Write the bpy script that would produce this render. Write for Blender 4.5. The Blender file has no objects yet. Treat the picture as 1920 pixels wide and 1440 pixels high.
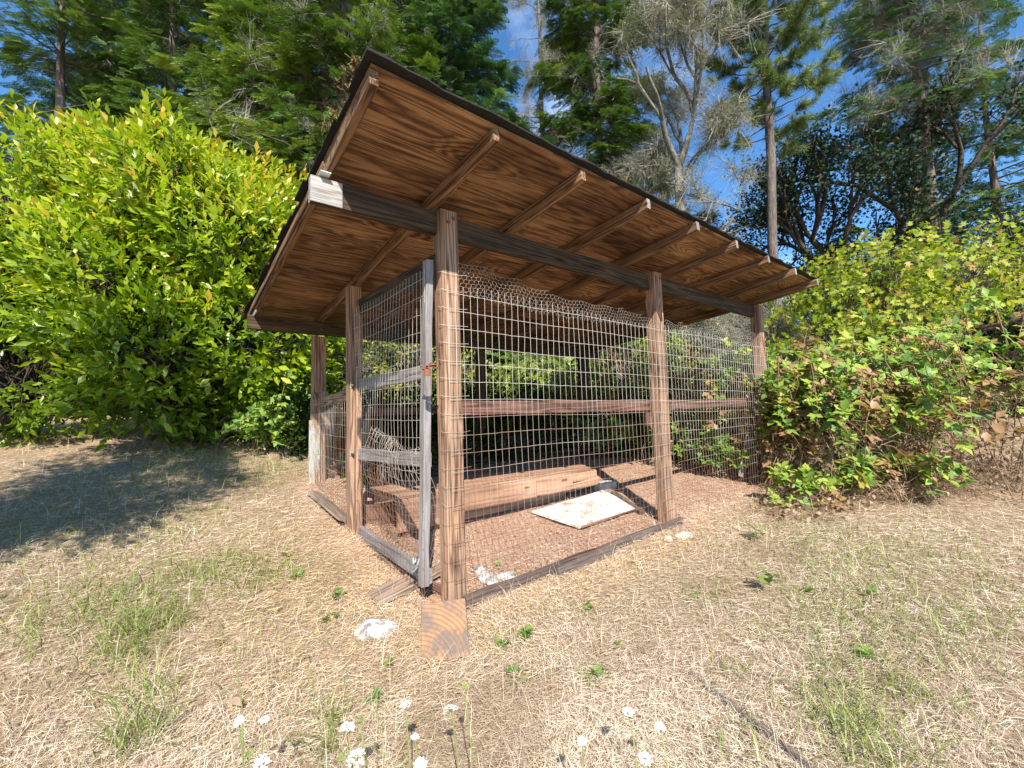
import bpy, math, random
import numpy as np
from mathutils import Vector, Matrix, Euler

random.seed(7)
rng = np.random.default_rng(11)
scene = bpy.context.scene
COL = scene.collection
R = math.radians

# ------------------------------------------------------------------ camera
F_PX, PITCH, ROLL, YAW = 825.2, .0673, -.0180, .6585
CAM = np.array([-1.1588, -2.1871, 1.0806])
cF = np.array([math.sin(YAW)*math.cos(PITCH), math.cos(YAW)*math.cos(PITCH), math.sin(PITCH)])
cR = np.array([math.cos(YAW), -math.sin(YAW), 0.0])
cU = np.cross(cR, cF)
cR, cU = math.cos(ROLL)*cR+math.sin(ROLL)*cU, -math.sin(ROLL)*cR+math.cos(ROLL)*cU
cd = bpy.data.cameras.new('camera'); cam = bpy.data.objects.new('camera', cd); COL.objects.link(cam)
cd.sensor_width = 36; cd.lens = F_PX/1920*36; cd.clip_start = .02; cd.clip_end = 600
cam.matrix_world = Matrix(((cR[0], cU[0], -cF[0], CAM[0]), (cR[1], cU[1], -cF[1], CAM[1]),
                           (cR[2], cU[2], -cF[2], CAM[2]), (0, 0, 0, 1)))
scene.camera = cam

# ------------------------------------------------------------------ sky and sun
SUN = np.array([-.48, -.877, math.tan(R(42.5))]); SUN /= np.linalg.norm(SUN)
w = bpy.data.worlds.new('World'); scene.world = w; w.use_nodes = True
nt = w.node_tree; bg = nt.nodes['Background']
sky = nt.nodes.new('ShaderNodeTexSky'); sky.sky_type = 'NISHITA'; sky.sun_disc = False
sky.sun_elevation = R(42.5); sky.sun_rotation = math.atan2(SUN[0], SUN[1]); sky.altitude = 300
sky.air_density = 1.0; sky.dust_density = .1; sky.ozone_density = 3.0
tc = nt.nodes.new('ShaderNodeTexCoord'); mp = nt.nodes.new('ShaderNodeMapping')
mp.inputs['Scale'].default_value = (1.2, 1.2, 3.2); mp.inputs['Rotation'].default_value = (0, .35, .5)
ns = nt.nodes.new('ShaderNodeTexNoise'); ns.inputs['Scale'].default_value = 2.1
ns.inputs['Detail'].default_value = 7; ns.inputs['Roughness'].default_value = .6; ns.inputs['Distortion'].default_value = .6
rp = nt.nodes.new('ShaderNodeValToRGB'); rp.color_ramp.elements[0].position = .56; rp.color_ramp.elements[1].position = .9
rp.color_ramp.elements[1].color = (.6, .6, .6, 1)
mx = nt.nodes.new('ShaderNodeMixRGB'); mx.inputs[2].default_value = (7.5, 8.2, 9.2, 1)
nt.links.new(tc.outputs['Generated'], mp.inputs['Vector']); nt.links.new(mp.outputs[0], ns.inputs['Vector'])
nt.links.new(ns.outputs['Fac'], rp.inputs[0]); nt.links.new(rp.outputs[0], mx.inputs[0])
hs = nt.nodes.new('ShaderNodeHueSaturation'); hs.inputs['Saturation'].default_value = 1.22; nt.links.new(sky.outputs[0], hs.inputs['Color'])
nt.links.new(hs.outputs[0], mx.inputs[1]); nt.links.new(mx.outputs[0], bg.inputs[0])
bg.inputs[1].default_value = .13
sl = bpy.data.lights.new('sun', 'SUN'); sl.energy = 5.0; sl.angle = R(.53); sl.color = (1, .93, .82)
so = bpy.data.objects.new('sun', sl); COL.objects.link(so)
so.rotation_euler = Vector(SUN).to_track_quat('Z', 'Y').to_euler(); so.location = Vector(SUN)*30
scene.view_settings.view_transform = 'Standard'; scene.view_settings.look = 'None'
scene.view_settings.gamma = 1; scene.view_settings.use_curve_mapping = False
scene.view_settings.exposure = 1.0
scene.render.engine = 'CYCLES'
scene.cycles.max_bounces = 8; scene.cycles.diffuse_bounces = 5; scene.cycles.transparent_max_bounces = 8

# ------------------------------------------------------------------ helpers
def at(px, py, depth):
    """point of the place that the photo shows at (px,py), at a given depth"""
    return CAM + depth*(cF+cR*(px-960)/F_PX-cU*(py-720)/F_PX)

def G(x, y):
    x = np.asarray(x, float); y = np.asarray(y, float)
    base = .055*np.clip(x, -8, 12)+np.where(y > 0, .15*np.clip(y, 0, 7)+.05*np.clip(y-7, 0, 30), .06*np.clip(y, -10, 0))
    return base+.012*np.sin(x*3.1+y*1.3)*np.cos(y*2.7-x)*.6
def Gf(x, y): return float(G(x, y))
def gnd(px, py):
    d = cF+cR*(px-960)/F_PX-cU*(py-720)/F_PX; t = .4
    while t < 60:
        P = CAM+d*t
        if P[2] < Gf(P[0], P[1]): return P
        t += .004
    return P

def tag(o, label=None, cat=None, group=None, kind=None):
    if label: o['label'] = label
    if cat: o['category'] = cat
    if group: o['group'] = group
    if kind: o['kind'] = kind
    return o
def link(o, parent=None):
    COL.objects.link(o)
    if parent is not None: o.parent = parent
    return o
def empty(name, loc=(0, 0, 0), rz=0):
    o = bpy.data.objects.new(name, None); o.empty_display_size = .1
    o.location = [float(v) for v in loc]; o.rotation_euler = (0, 0, rz); COL.objects.link(o); return o

def np_mesh(name, V, F, mats, tint=None, mi=None, smooth=False):
    """V (n,3), F (k,3) or (k,4)"""
    V = np.asarray(V, np.float32); F = np.asarray(F, np.int32)
    me = bpy.data.meshes.new(name)
    me.vertices.add(len(V)); me.vertices.foreach_set('co', V.ravel())
    k = F.shape[1]; me.loops.add(F.size); me.loops.foreach_set('vertex_index', F.ravel())
    me.polygons.add(len(F)); me.polygons.foreach_set('loop_start', np.arange(0, F.size, k, dtype=np.int32))
    me.polygons.foreach_set('loop_total', np.full(len(F), k, np.int32))
    if not isinstance(mats, (list, tuple)): mats = [mats]
    for m in mats: me.materials.append(m)
    if mi is not None: me.polygons.foreach_set('material_index', np.asarray(mi, np.int32))
    if smooth: me.polygons.foreach_set('use_smooth', np.ones(len(F), bool))
    if tint is not None:
        a = me.attributes.new('tint', 'FLOAT', 'POINT'); a.data.foreach_set('value', np.asarray(tint, np.float32))
    me.update(calc_edges=True)
    return me
def np_obj(name, V, F, mats, parent=None, **kw):
    return link(bpy.data.objects.new(name, np_mesh(name, V, F, mats, **kw)), parent)

def norm(v):
    v = np.asarray(v, float); return v/np.maximum(np.linalg.norm(v, axis=-1, keepdims=True), 1e-9)

def place(tV, tF, O, Y, up, S, T=None):
    """copy a template mesh (length along +Y, normal +Z) onto N frames"""
    O = np.asarray(O, float); Y = norm(Y); up = np.broadcast_to(np.asarray(up, float), O.shape)
    X = np.cross(Y, up); bad = np.linalg.norm(X, axis=1) < 1e-4; X[bad] = [1, 0, 0]; X = norm(X); Z = np.cross(X, Y)
    S = np.asarray(S, float)
    if S.ndim == 1: S = np.stack([S, S, S], 1)
    M = np.stack([X*S[:, :1], Y*S[:, 1:2], Z*S[:, 2:3]], 2)          # columns
    V = np.einsum('nij,tj->nti', M, tV)+O[:, None, :]
    n = len(O); Fc = tF[None]+np.arange(n)[:, None, None]*len(tV)
    V = V.reshape(-1, 3); Fc = Fc.reshape(-1, tF.shape[1])
    return (V, Fc, np.repeat(T, len(tV)) if T is not None else None)

def ribbons(P, W):
    """P,W (N,K,3): polylines and half-width vectors -> quads"""
    N, K, _ = P.shape
    V = np.stack([P-W, P+W], 2).reshape(-1, 3)
    b = (np.arange(N)[:, None]*K+np.arange(K-1)[None])*2
    F = np.stack([b, b+1, b+3, b+2], 2).reshape(-1, 4)
    return V, F
def segs_tubes(A, B, ra, rb, n=5):
    A = np.asarray(A, float); B = np.asarray(B, float); d = norm(B-A)
    h = np.where(np.abs(d[:, 2:3]) > .9, [[1, 0, 0]], [[0, 0, 1]]); X = norm(np.cross(d, h)); Y = np.cross(d, X)
    a = np.arange(n)*2*math.pi/n; c = np.cos(a)[None, :, None]; s = np.sin(a)[None, :, None]
    ring = X[:, None]*c+Y[:, None]*s
    ra = np.asarray(ra, float)[:, None, None]; rb = np.asarray(rb, float)[:, None, None]
    V = np.concatenate([A[:, None]+ring*ra, B[:, None]+ring*rb], 1).reshape(-1, 3)
    k = np.arange(n); base = np.arange(len(A))[:, None]*2*n
    F = np.stack([base+k, base+(k+1) % n, base+n+(k+1) % n, base+n+k], 2).reshape(-1, 4)
    return V, F
def tube(pts, r, n=6, cap=True):
    """one smooth tube along a polyline; r scalar or list"""
    pts = np.asarray(pts, float); K = len(pts); r = np.broadcast_to(np.asarray(r, float), (K,))
    t = norm(np.gradient(pts, axis=0)); h = np.array([0, 0, 1.]) if abs(t[0, 2]) < .9 else np.array([1., 0, 0])
    X = norm(np.cross(t, h)); Y = np.cross(t, X); a = np.arange(n)*2*math.pi/n
    V = (pts[:, None]+(X[:, None]*np.cos(a)[None, :, None]+Y[:, None]*np.sin(a)[None, :, None])*r[:, None, None]).reshape(-1, 3)
    F = [(i*n+j, i*n+(j+1) % n, (i+1)*n+(j+1) % n, (i+1)*n+j) for i in range(K-1) for j in range(n)]
    if cap:
        V = np.vstack([V, pts[:1], pts[-1:]]); c0 = K*n; c1 = c0+1
        F += [(c0, (j+1) % n, j, c0) for j in range(0)]
        for j in range(0, n-1, 2):
            pass
    return V, np.array(F)
class Acc:
    """collects quads from many pieces into one mesh"""
    def __init__(s): s.V = []; s.F = []; s.T = []; s.n = 0
    def add(s, V, F, T=None):
        F = np.asarray(F)
        if F.shape[1] == 3: F = np.concatenate([F, F[:, 2:3]], 1) if False else F
        s.V.append(V); s.F.append(F+s.n); s.n += len(V); s.T.append(np.zeros(len(V)) if T is None else np.broadcast_to(T, (len(V),)))
    def obj(s, name, mat, parent=None, smooth=False):
        return np_obj(name, np.vstack(s.V), np.vstack(s.F), mat, parent, tint=np.concatenate(s.T), smooth=smooth)

# ------------------------------------------------------------------ materials
def mat_base(name):
    m = bpy.data.materials.new(name); m.use_nodes = True; nt = m.node_tree
    return m, nt, nt.nodes['Principled BSDF']
def N(nt, t, **kw):
    n = nt.nodes.new(t)
    for k, v in kw.items():
        if hasattr(n, k): setattr(n, k, v)
        else: n.inputs[k.replace('_', ' ')].default_value = v
    return n
def ramp(nt, src, stops, interp='LINEAR'):
    r = nt.nodes.new('ShaderNodeValToRGB'); r.color_ramp.interpolation = interp; e = r.color_ramp.elements
    while len(e) < len(stops): e.new(.5)
    for el, (p, c) in zip(e, stops): el.position = p; el.color = (*c, 1) if len(c) == 3 else c
    nt.links.new(src, r.inputs[0]); return r.outputs[0]
def mixc(nt, fac, a, b, mode='MIX'):
    m = nt.nodes.new('ShaderNodeMixRGB'); m.blend_type = mode
    for i, v in ((0, fac), (1, a), (2, b)):
        if hasattr(v, 'links') or hasattr(v, 'is_linked'): nt.links.new(v, m.inputs[i])
        elif i == 0: m.inputs[0].default_value = v
        else: m.inputs[i].default_value = (*v, 1)
    return m.outputs[0]
def math_(nt, op, a, b=None):
    m = nt.nodes.new('ShaderNodeMath'); m.operation = op
    for i, v in ((0, a), (1, b)):
        if v is None: continue
        if hasattr(v, 'is_linked'): nt.links.new(v, m.inputs[i])
        else: m.inputs[i].default_value = v
    return m.outputs[0]
def objcoord(nt, scale, rnd=True, rot=(0, 0, 0)):
    tc = nt.nodes.new('ShaderNodeTexCoord'); src = tc.outputs['Object']
    if rnd:
        oi = nt.nodes.new('ShaderNodeObjectInfo'); ad = nt.nodes.new('ShaderNodeVectorMath'); ad.operation = 'ADD'
        ml = nt.nodes.new('ShaderNodeMath'); ml.operation = 'MULTIPLY'; ml.inputs[1].default_value = 37.3
        nt.links.new(oi.outputs['Random'], ml.inputs[0]); nt.links.new(src, ad.inputs[0]); nt.links.new(ml.outputs[0], ad.inputs[1]); src = ad.outputs[0]
    mp = nt.nodes.new('ShaderNodeMapping'); mp.inputs['Scale'].default_value = scale; mp.inputs['Rotation'].default_value = rot
    nt.links.new(src, mp.inputs['Vector']); return mp.outputs[0]
def noise(nt, vec, scale=1., detail=4., rough=.55, dist=0.):
    n = nt.nodes.new('ShaderNodeTexNoise'); n.inputs['Scale'].default_value = scale; n.inputs['Detail'].default_value = detail
    n.inputs['Roughness'].default_value = rough; n.inputs['Distortion'].default_value = dist
    nt.links.new(vec, n.inputs['Vector']); return n.outputs['Fac']
def bump(nt, h, b, strength=.5, dist=.01):
    n = nt.nodes.new('ShaderNodeBump'); n.inputs['Strength'].default_value = strength; n.inputs['Distance'].default_value = dist
    nt.links.new(h, n.inputs['Height']); nt.links.new(n.outputs[0], b.inputs['Normal'])

def wood(name, light, mid, dark, grey=(.33, .31, .29), gamt=.4, bands=9., bumpd=.004):
    """weathered lumber, grain along local X"""
    m, nt, b = mat_base(name)
    big = noise(nt, objcoord(nt, (.5, 13, 13)), 1, 3, .5, .35)
    wv = math_(nt, 'SINE', math_(nt, 'MULTIPLY', big, bands*6.283))
    wv = math_(nt, 'MULTIPLY_ADD', wv, .5); nt.nodes[-1].inputs[2].default_value = .5
    fine = noise(nt, objcoord(nt, (5, 170, 170)), 1, 5, .7)
    mid_n = noise(nt, objcoord(nt, (2.2, 14, 14)), 1, 4, .6)
    g = math_(nt, 'ADD', math_(nt, 'MULTIPLY', wv, .55), math_(nt, 'MULTIPLY', fine, .45))
    c = ramp(nt, g, [(.22, dark), (.44, mid), (.72, light)])
    gm = ramp(nt, mid_n, [(.5-.22*gamt-.05, (0, 0, 0)), (.92-.45*gamt, (1, 1, 1))])
    gc = mixc(nt, 1, grey, ramp(nt, fine, [(.3, (.45, .45, .45)), (.7, (1.15, 1.15, 1.15))]), 'MULTIPLY')
    c = mixc(nt, math_(nt, 'MULTIPLY', gm, min(1, gamt*1.7)), c, gc)
    cr = noise(nt, objcoord(nt, (1.6, 95, 95)), 1, 2, .5)                     # drying cracks
    crm = ramp(nt, cr, [(.26, (0, 0, 0)), (.31, (1, 1, 1))])
    c = mixc(nt, 1, c, mixc(nt, crm, (.25, .2, .18), (1, 1, 1)), 'MULTIPLY')
    st = noise(nt, objcoord(nt, (1.3, 3, 3)), 1, 5, .65)
    c = mixc(nt, 1, c, ramp(nt, st, [(.3, (.55, .52, .5)), (.6, (1, 1, 1)), (.8, (1.18, 1.14, 1.1))]), 'MULTIPLY')
    vor = N(nt, 'ShaderNodeTexVoronoi'); vor.inputs['Scale'].default_value = 1; vor.inputs['Randomness'].default_value = 1
    nt.links.new(objcoord(nt, (2.3, 8, 8)), vor.inputs['Vector'])
    kn = ramp(nt, vor.outputs['Distance'], [(.05, (.3, .22, .18)), (.13, (1, 1, 1))])
    c = mixc(nt, 1, c, kn, 'MULTIPLY')
    nt.links.new(c, b.inputs['Base Color']); b.inputs['Roughness'].default_value = .85; b.inputs['Specular IOR Level'].default_value = .25
    bump(nt, math_(nt, 'ADD', math_(nt, 'MULTIPLY', g, .6), math_(nt, 'MULTIPLY', crm, .7)), b, .7, bumpd)
    return m
W_POST = wood('post_wood', (.47, .295, .19), (.34, .20, .125), (.12, .066, .042), gamt=.28, bands=13, grey=(.26, .23, .20))
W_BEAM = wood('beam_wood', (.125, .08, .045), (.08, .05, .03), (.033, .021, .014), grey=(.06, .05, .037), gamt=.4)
W_RAFT = wood('rafter_wood', (.32, .19, .105), (.21, .12, .066), (.09, .048, .028), gamt=.25, grey=(.15,.115,.09))
W_GREY = wood('grey_weathered_wood', (.34, .30, .28), (.24, .21, .195), (.11, .095, .09), grey=(.36, .345, .35), gamt=.75)
W_RED = wood('red_brown_wood', (.21, .105, .075), (.135, .066, .048), (.06, .028, .022), grey=(.28, .22, .19), gamt=.3)
W_SILL = wood('dark_sill_wood', (.17, .115, .09), (.11, .072, .058), (.05, .033, .028), grey=(.17, .145, .13), gamt=.5)
W_BOX = wood('box_board_wood', (.47, .29, .195), (.42, .245, .16), (.30, .165, .105), gamt=.16, grey=(.38, .29, .23), bands=3)
W_TIP = wood('bleached_wood', (.50, .47, .43), (.40, .37, .34), (.2, .18, .16), grey=(.48, .47, .46), gamt=.7)
W_PLANK = wood('plank_wood', (.36, .26, .185), (.26, .175, .125), (.13, .085, .06), gamt=.4, grey=(.3, .26, .23))

def plywood():
    m, nt, b = mat_base('plywood')
    big = noise(nt, objcoord(nt, (.40, 4.6, 1)), 1, 2.5, .45, .3)
    vor = N(nt, 'ShaderNodeTexVoronoi'); vor.inputs['Scale'].default_value = 1
    nt.links.new(objcoord(nt, (1.15, 2.3, 1)), vor.inputs['Vector'])
    kf = ramp(nt, vor.outputs['Distance'], [(0, (1, 1, 1)), (.10, (.5, .5, .5)), (.34, (0, 0, 0))])
    warp = noise(nt, objcoord(nt, (3.5, 30, 1)), 1, 5, .65)
    h = math_(nt, 'ADD', math_(nt, 'ADD', math_(nt, 'MULTIPLY', big, 17), math_(nt, 'MULTIPLY', kf, 5.5)), math_(nt, 'MULTIPLY', warp, 1.5))
    fr = math_(nt, 'PINGPONG', h, .5)
    fine = noise(nt, objcoord(nt, (6, 150, 1)), 1, 4, .7)
    bl = noise(nt, objcoord(nt, (1.6, 34, 1)), 1, 5, .7)
    pat = noise(nt, objcoord(nt, (1.1, 2.4, 1)), 1, 4, .6)
    s = math_(nt, 'ADD', math_(nt, 'MULTIPLY', fr, 1.0), math_(nt, 'ADD', math_(nt, 'MULTIPLY', fine, .55), math_(nt, 'ADD', math_(nt, 'MULTIPLY', bl, .75), math_(nt, 'MULTIPLY', pat, .7))))
    m1 = nt.nodes.new('ShaderNodeMath'); m1.operation = 'DIVIDE'; nt.links.new(s, m1.inputs[0]); m1.inputs[1].default_value = 2.5
    c = ramp(nt, m1.outputs[0], [(.35, (.45, .275, .15)), (.45, (.34, .195, .10)), (.53, (.20, .105, .055)), (.60, (.10, .052, .03)), (.69, (.055, .03, .02))])
    kc = ramp(nt, vor.outputs['Distance'], [(.018, (.16, .1, .07)), (.035, (.6, .45, .3)), (.055, (1, 1, 1))])
    c = mixc(nt, 1, c, kc, 'MULTIPLY')
    st = noise(nt, objcoord(nt, (.9, 1.6, 1)), 1, 5, .6)
    c = mixc(nt, 1, c, ramp(nt, st, [(.36, (.42, .38, .36)), (.52, (.95, .95, .95)), (.72, (1.2, 1.17, 1.1))]), 'MULTIPLY')
    nt.links.new(c, b.inputs['Base Color']); b.inputs['Roughness'].default_value = .8; b.inputs['Specular IOR Level'].default_value = .25
    bump(nt, math_(nt, 'SUBTRACT', 1, s), b, .25, .003)
    return m
PLY = plywood()

def endgrain():
    m, nt, b = mat_base('end_grain_wood')
    tc = nt.nodes.new('ShaderNodeTexCoord'); mp = nt.nodes.new('ShaderNodeMapping')
    mp.inputs['Location'].default_value = (.11, .14, 0); nt.links.new(tc.outputs['Object'], mp.inputs['Vector'])
    nz = noise(nt, tc.outputs['Object'], 9, 4, .6)
    ln = nt.nodes.new('ShaderNodeVectorMath'); ln.operation = 'LENGTH'; nt.links.new(mp.outputs[0], ln.inputs[0])
    h = math_(nt, 'ADD', math_(nt, 'MULTIPLY', ln.outputs['Value'], 52), math_(nt, 'MULTIPLY', nz, .9))
    fr = math_(nt, 'FRACT', h)
    c = ramp(nt, fr, [(.0, (.15, .085, .05)), (.10, (.29, .16, .08)), (.55, (.37, .20, .10)), (.9, (.29, .155, .08)), (1, (.15, .08, .048))])
    st = noise(nt, tc.outputs['Object'], 7, 6, .7)
    c = mixc(nt, ramp(nt, st, [(.42, (0, 0, 0)), (.57, (.8, .8, .8))]), c, (.12, .10, .09))
    nt.links.new(c, b.inputs['Base Color']); b.inputs['Roughness'].default_value = .9
    bump(nt, fr, b, .4, .004); return m
ENDG = endgrain()

def simple(name, stops, scale=(6, 6, 6), rough=.9, bd=.01, detail=6, metal=0, bs=.6, tintmix=0):
    m, nt, b = mat_base(name)
    n = noise(nt, objcoord(nt, scale), 1, detail, .65)
    c = ramp(nt, n, stops); nt.links.new(c, b.inputs['Base Color'])
    b.inputs['Roughness'].default_value = rough; b.inputs['Metallic'].default_value = metal
    b.inputs['Specular IOR Level'].default_value = .3
    bump(nt, n, b, bs, bd); return m
FELT = simple('asphalt_shingle', [(.3, (.010, .010, .010)), (.7, (.028, .027, .025))], (60, 60, 60))
MOSS = simple('roof_moss', [(.3, (.05, .045, .02)), (.7, (.2, .13, .05))], (30, 30, 30))
WHITE = simple('chalky_stone', [(.38, (.24, .225, .21)), (.5, (.50, .48, .46)), (.62, (.66, .65, .64))], (22, 22, 22), bd=.03, bs=1.)
PANEL = None
RUST = simple('rusty_iron', [(.3, (.16, .055, .03)), (.7, (.33, .13, .075))], (60, 60, 60), rough=.75, metal=.3)
ZINC = simple('galvanised_steel', [(.3, (.35, .35, .34)), (.7, (.6, .6, .58))], (60, 60, 60), rough=.5, metal=.6)
FLASH = simple('pale_flashing', [(.3, (.55, .6, .62)), (.7, (.8, .84, .86))], (20, 20, 20), rough=.6)
PAINTED = simple('flaking_pale_paint', [(.44, (.28, .18, .12)), (.52, (.34, .32, .28)), (.66, (.34, .40, .40))], (7, 30, 30))
CONCRETE = simple('grey_concrete', [(.3, (.3, .29, .27)), (.7, (.5, .48, .45))], (20, 20, 20))
BARK = simple('conifer_bark', [(.3, (.06, .045, .04)), (.55, (.14, .105, .09)), (.75, (.22, .18, .16))], (18, 18, 2.5), bd=.05)
BARKP = simple('pine_bark', [(.3, (.06, .05, .045)), (.55, (.15, .12, .105)), (.75, (.26, .22, .19))], (16, 16, 3), bd=.05)
BARKL = simple('lichen_bark', [(.3, (.07, .06, .055)), (.5, (.14, .125, .105)), (.7, (.30, .30, .23))], (14, 14, 5), bd=.03)
BARKD = simple('dark_bark', [(.3, (.035, .028, .024)), (.7, (.11, .085, .07))], (14, 14, 5), bd=.03)

def panel_mat():
    m, nt, b = mat_base('white_board_with_dirt')
    n1 = noise(nt, objcoord(nt, (4, 5, 5), False), 1, 7, .7); n2 = noise(nt, objcoord(nt, (30, 30, 30), False), 1, 5, .7)
    d = math_(nt, 'ADD', n1, math_(nt, 'MULTIPLY', n2, .35))
    c = ramp(nt, d, [(.70, (.56, .56, .55)), (.75, (.55, .43, .35)), (.82, (.33, .17, .10))])
    nt.links.new(c, b.inputs['Base Color']); b.inputs['Roughness'].default_value = .75; return m
PANEL = panel_mat()
def wire_mat():
    m, nt, b = mat_base('mesh_wire')
    tc = nt.nodes.new('ShaderNodeNewGeometry')
    n = noise(nt, tc.outputs['Position'], 2.5, 4, .6)
    sep = nt.nodes.new('ShaderNodeSeparateXYZ'); nt.links.new(tc.outputs['Position'], sep.inputs[0])
    z = math_(nt, 'MULTIPLY_ADD', sep.outputs['Z'], -.35); nt.nodes[-1].inputs[2].default_value = .38
    k = math_(nt, 'ADD', n, z)
    c = ramp(nt, k, [(.40, (.62, .58, .53)), (.56, (.42, .34, .28)), (.72, (.25, .13, .085))])
    nt.links.new(c, b.inputs['Base Color']); b.inputs['Roughness'].default_value = .55; b.inputs['Metallic'].default_value = .25; return m
WIRE = wire_mat()

def leaf_mat(name, stops, rough=.45, trans=.35, tmul=(1.1, 1.25, .5), vein=False, spec=.5):
    m = bpy.data.materials.new(name); m.use_nodes = True; nt = m.node_tree; b = nt.nodes['Principled BSDF']; out = nt.nodes['Material Output']
    a = nt.nodes.new('ShaderNodeAttribute'); a.attribute_name = 'tint'
    a2 = nt.nodes.new('ShaderNodeAttribute'); a2.attribute_name = 'tint_i'; a2.attribute_type = 'INSTANCER'
    c = ramp(nt, math_(nt, 'ADD', a.outputs['Fac'], a2.outputs['Fac']), stops)
    nt.links.new(c, b.inputs['Base Color']); b.inputs['Roughness'].default_value = rough; b.inputs['Specular IOR Level'].default_value = spec
    t = nt.nodes.new('ShaderNodeBsdfTranslucent'); nt.links.new(mixc(nt, 1, c, tmul, 'MULTIPLY'), t.inputs[0])
    ms = nt.nodes.new('ShaderNodeMixShader'); ms.inputs[0].default_value = trans
    nt.links.new(b.outputs[0], ms.inputs[1]); nt.links.new(t.outputs[0], ms.inputs[2]); nt.links.new(ms.outputs[0], out.inputs[0])
    return m
L_LAUREL = leaf_mat('laurel_leaf', [(0, (.05, .10, .010)), (.3, (.15, .24, .012)), (.65, (.32, .42, .02)), (.92, (.52, .50, .04)), (1, (.6, .40, .05))], .34, .42)
L_BRAMB = leaf_mat('bramble_leaf', [(0, (.05, .11, .03)), (.35, (.13, .24, .045)), (.65, (.30, .42, .06)), (.86, (.42, .42, .07)), (.94, (.30, .17, .07)), (1, (.36, .22, .12))], .5, .35)
L_MAPLE = leaf_mat('maple_leaf', [(0, (.10, .17, .02)), (.5, (.26, .34, .03)), (.9, (.46, .46, .05)), (1, (.45, .28, .08))], .55, .45)
L_OAK = leaf_mat('dark_broad_leaf', [(0, (.012, .028, .016)), (.6, (.03, .058, .03)), (.92, (.07, .11, .05)), (1, (.2, .14, .08))], .75, .12, spec=.15)
L_FIR = leaf_mat('fir_needles', [(0, (.03, .065, .012)), (.4, (.085, .155, .022)), (.75, (.19, .27, .035)), (1, (.32, .36, .07))], .6, .2)
L_FIRB = leaf_mat('blue_green_needles', [(0, (.018, .055, .02)), (.45, (.06, .135, .045)), (.8, (.14, .235, .08)), (1, (.25, .34, .15))], .6, .2)
L_PINE = leaf_mat('pine_needles', [(0, (.05, .09, .03)), (.6, (.14, .20, .06)), (1, (.30, .34, .10))], .55, .2)
L_LICH = leaf_mat('hanging_lichen', [(0, (.13, .14, .085)), (.6, (.30, .31, .21)), (1, (.50, .49, .38))], .9, .3, (1, 1, .8))
L_RED = leaf_mat('dead_red_needles', [(0, (.22, .09, .04)), (1, (.42, .2, .1))], .9, .2, (1, 1, 1))
L_SHRUB = leaf_mat('shrub_leaf', [(0, (.05, .09, .02)), (.5, (.15, .2, .035)), (.85, (.34, .35, .06)), (1, (.4, .28, .08))], .5, .35)
L_DARK = leaf_mat('shade_coloured_leaf', [(0, (.012, .022, .004)), (1, (.04, .07, .012))], .85, .1, spec=.05)  # near black: shade at the back of the pen is put into the leaf colour
L_TWIG = leaf_mat('grey_twig', [(0, (.14, .125, .10)), (1, (.46, .44, .37))], .9, .02, (1, 1, 1), spec=.1)
L_STRAW = leaf_mat('dry_straw', [(0, (.22, .15, .10)), (.23, (.46, .36, .255)), (.47, (.68, .575, .44)), (.66, (.82, .74, .61)), (.69, (.66, .47, .24)), (1, (.90, .72, .44))], .7, .2, (1, .95, .8), spec=.3)
L_GRASS = leaf_mat('green_grass', [(0, (.10, .15, .03)), (.6, (.24, .30, .07)), (1, (.50, .46, .20))], .5, .3)
L_WEED = leaf_mat('weed_leaf', [(0, (.07, .15, .03)), (.7, (.16, .28, .05)), (1, (.3, .36, .08))], .5, .3)
L_PETAL = leaf_mat('white_floret', [(0, (.75, .76, .68)), (1, (.85, .85, .80))], .8, .3, (1, 1, 1))
L_STEM = leaf_mat('green_stem', [(0, (.16, .2, .06)), (1, (.32, .34, .12))], .6, .1)
L_DEAD = leaf_mat('dead_brown_leaf', [(0, (.13, .07, .04)), (.6, (.36, .24, .15)), (1, (.52, .40, .27))], .9, .25, (1, .9, .7))

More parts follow.
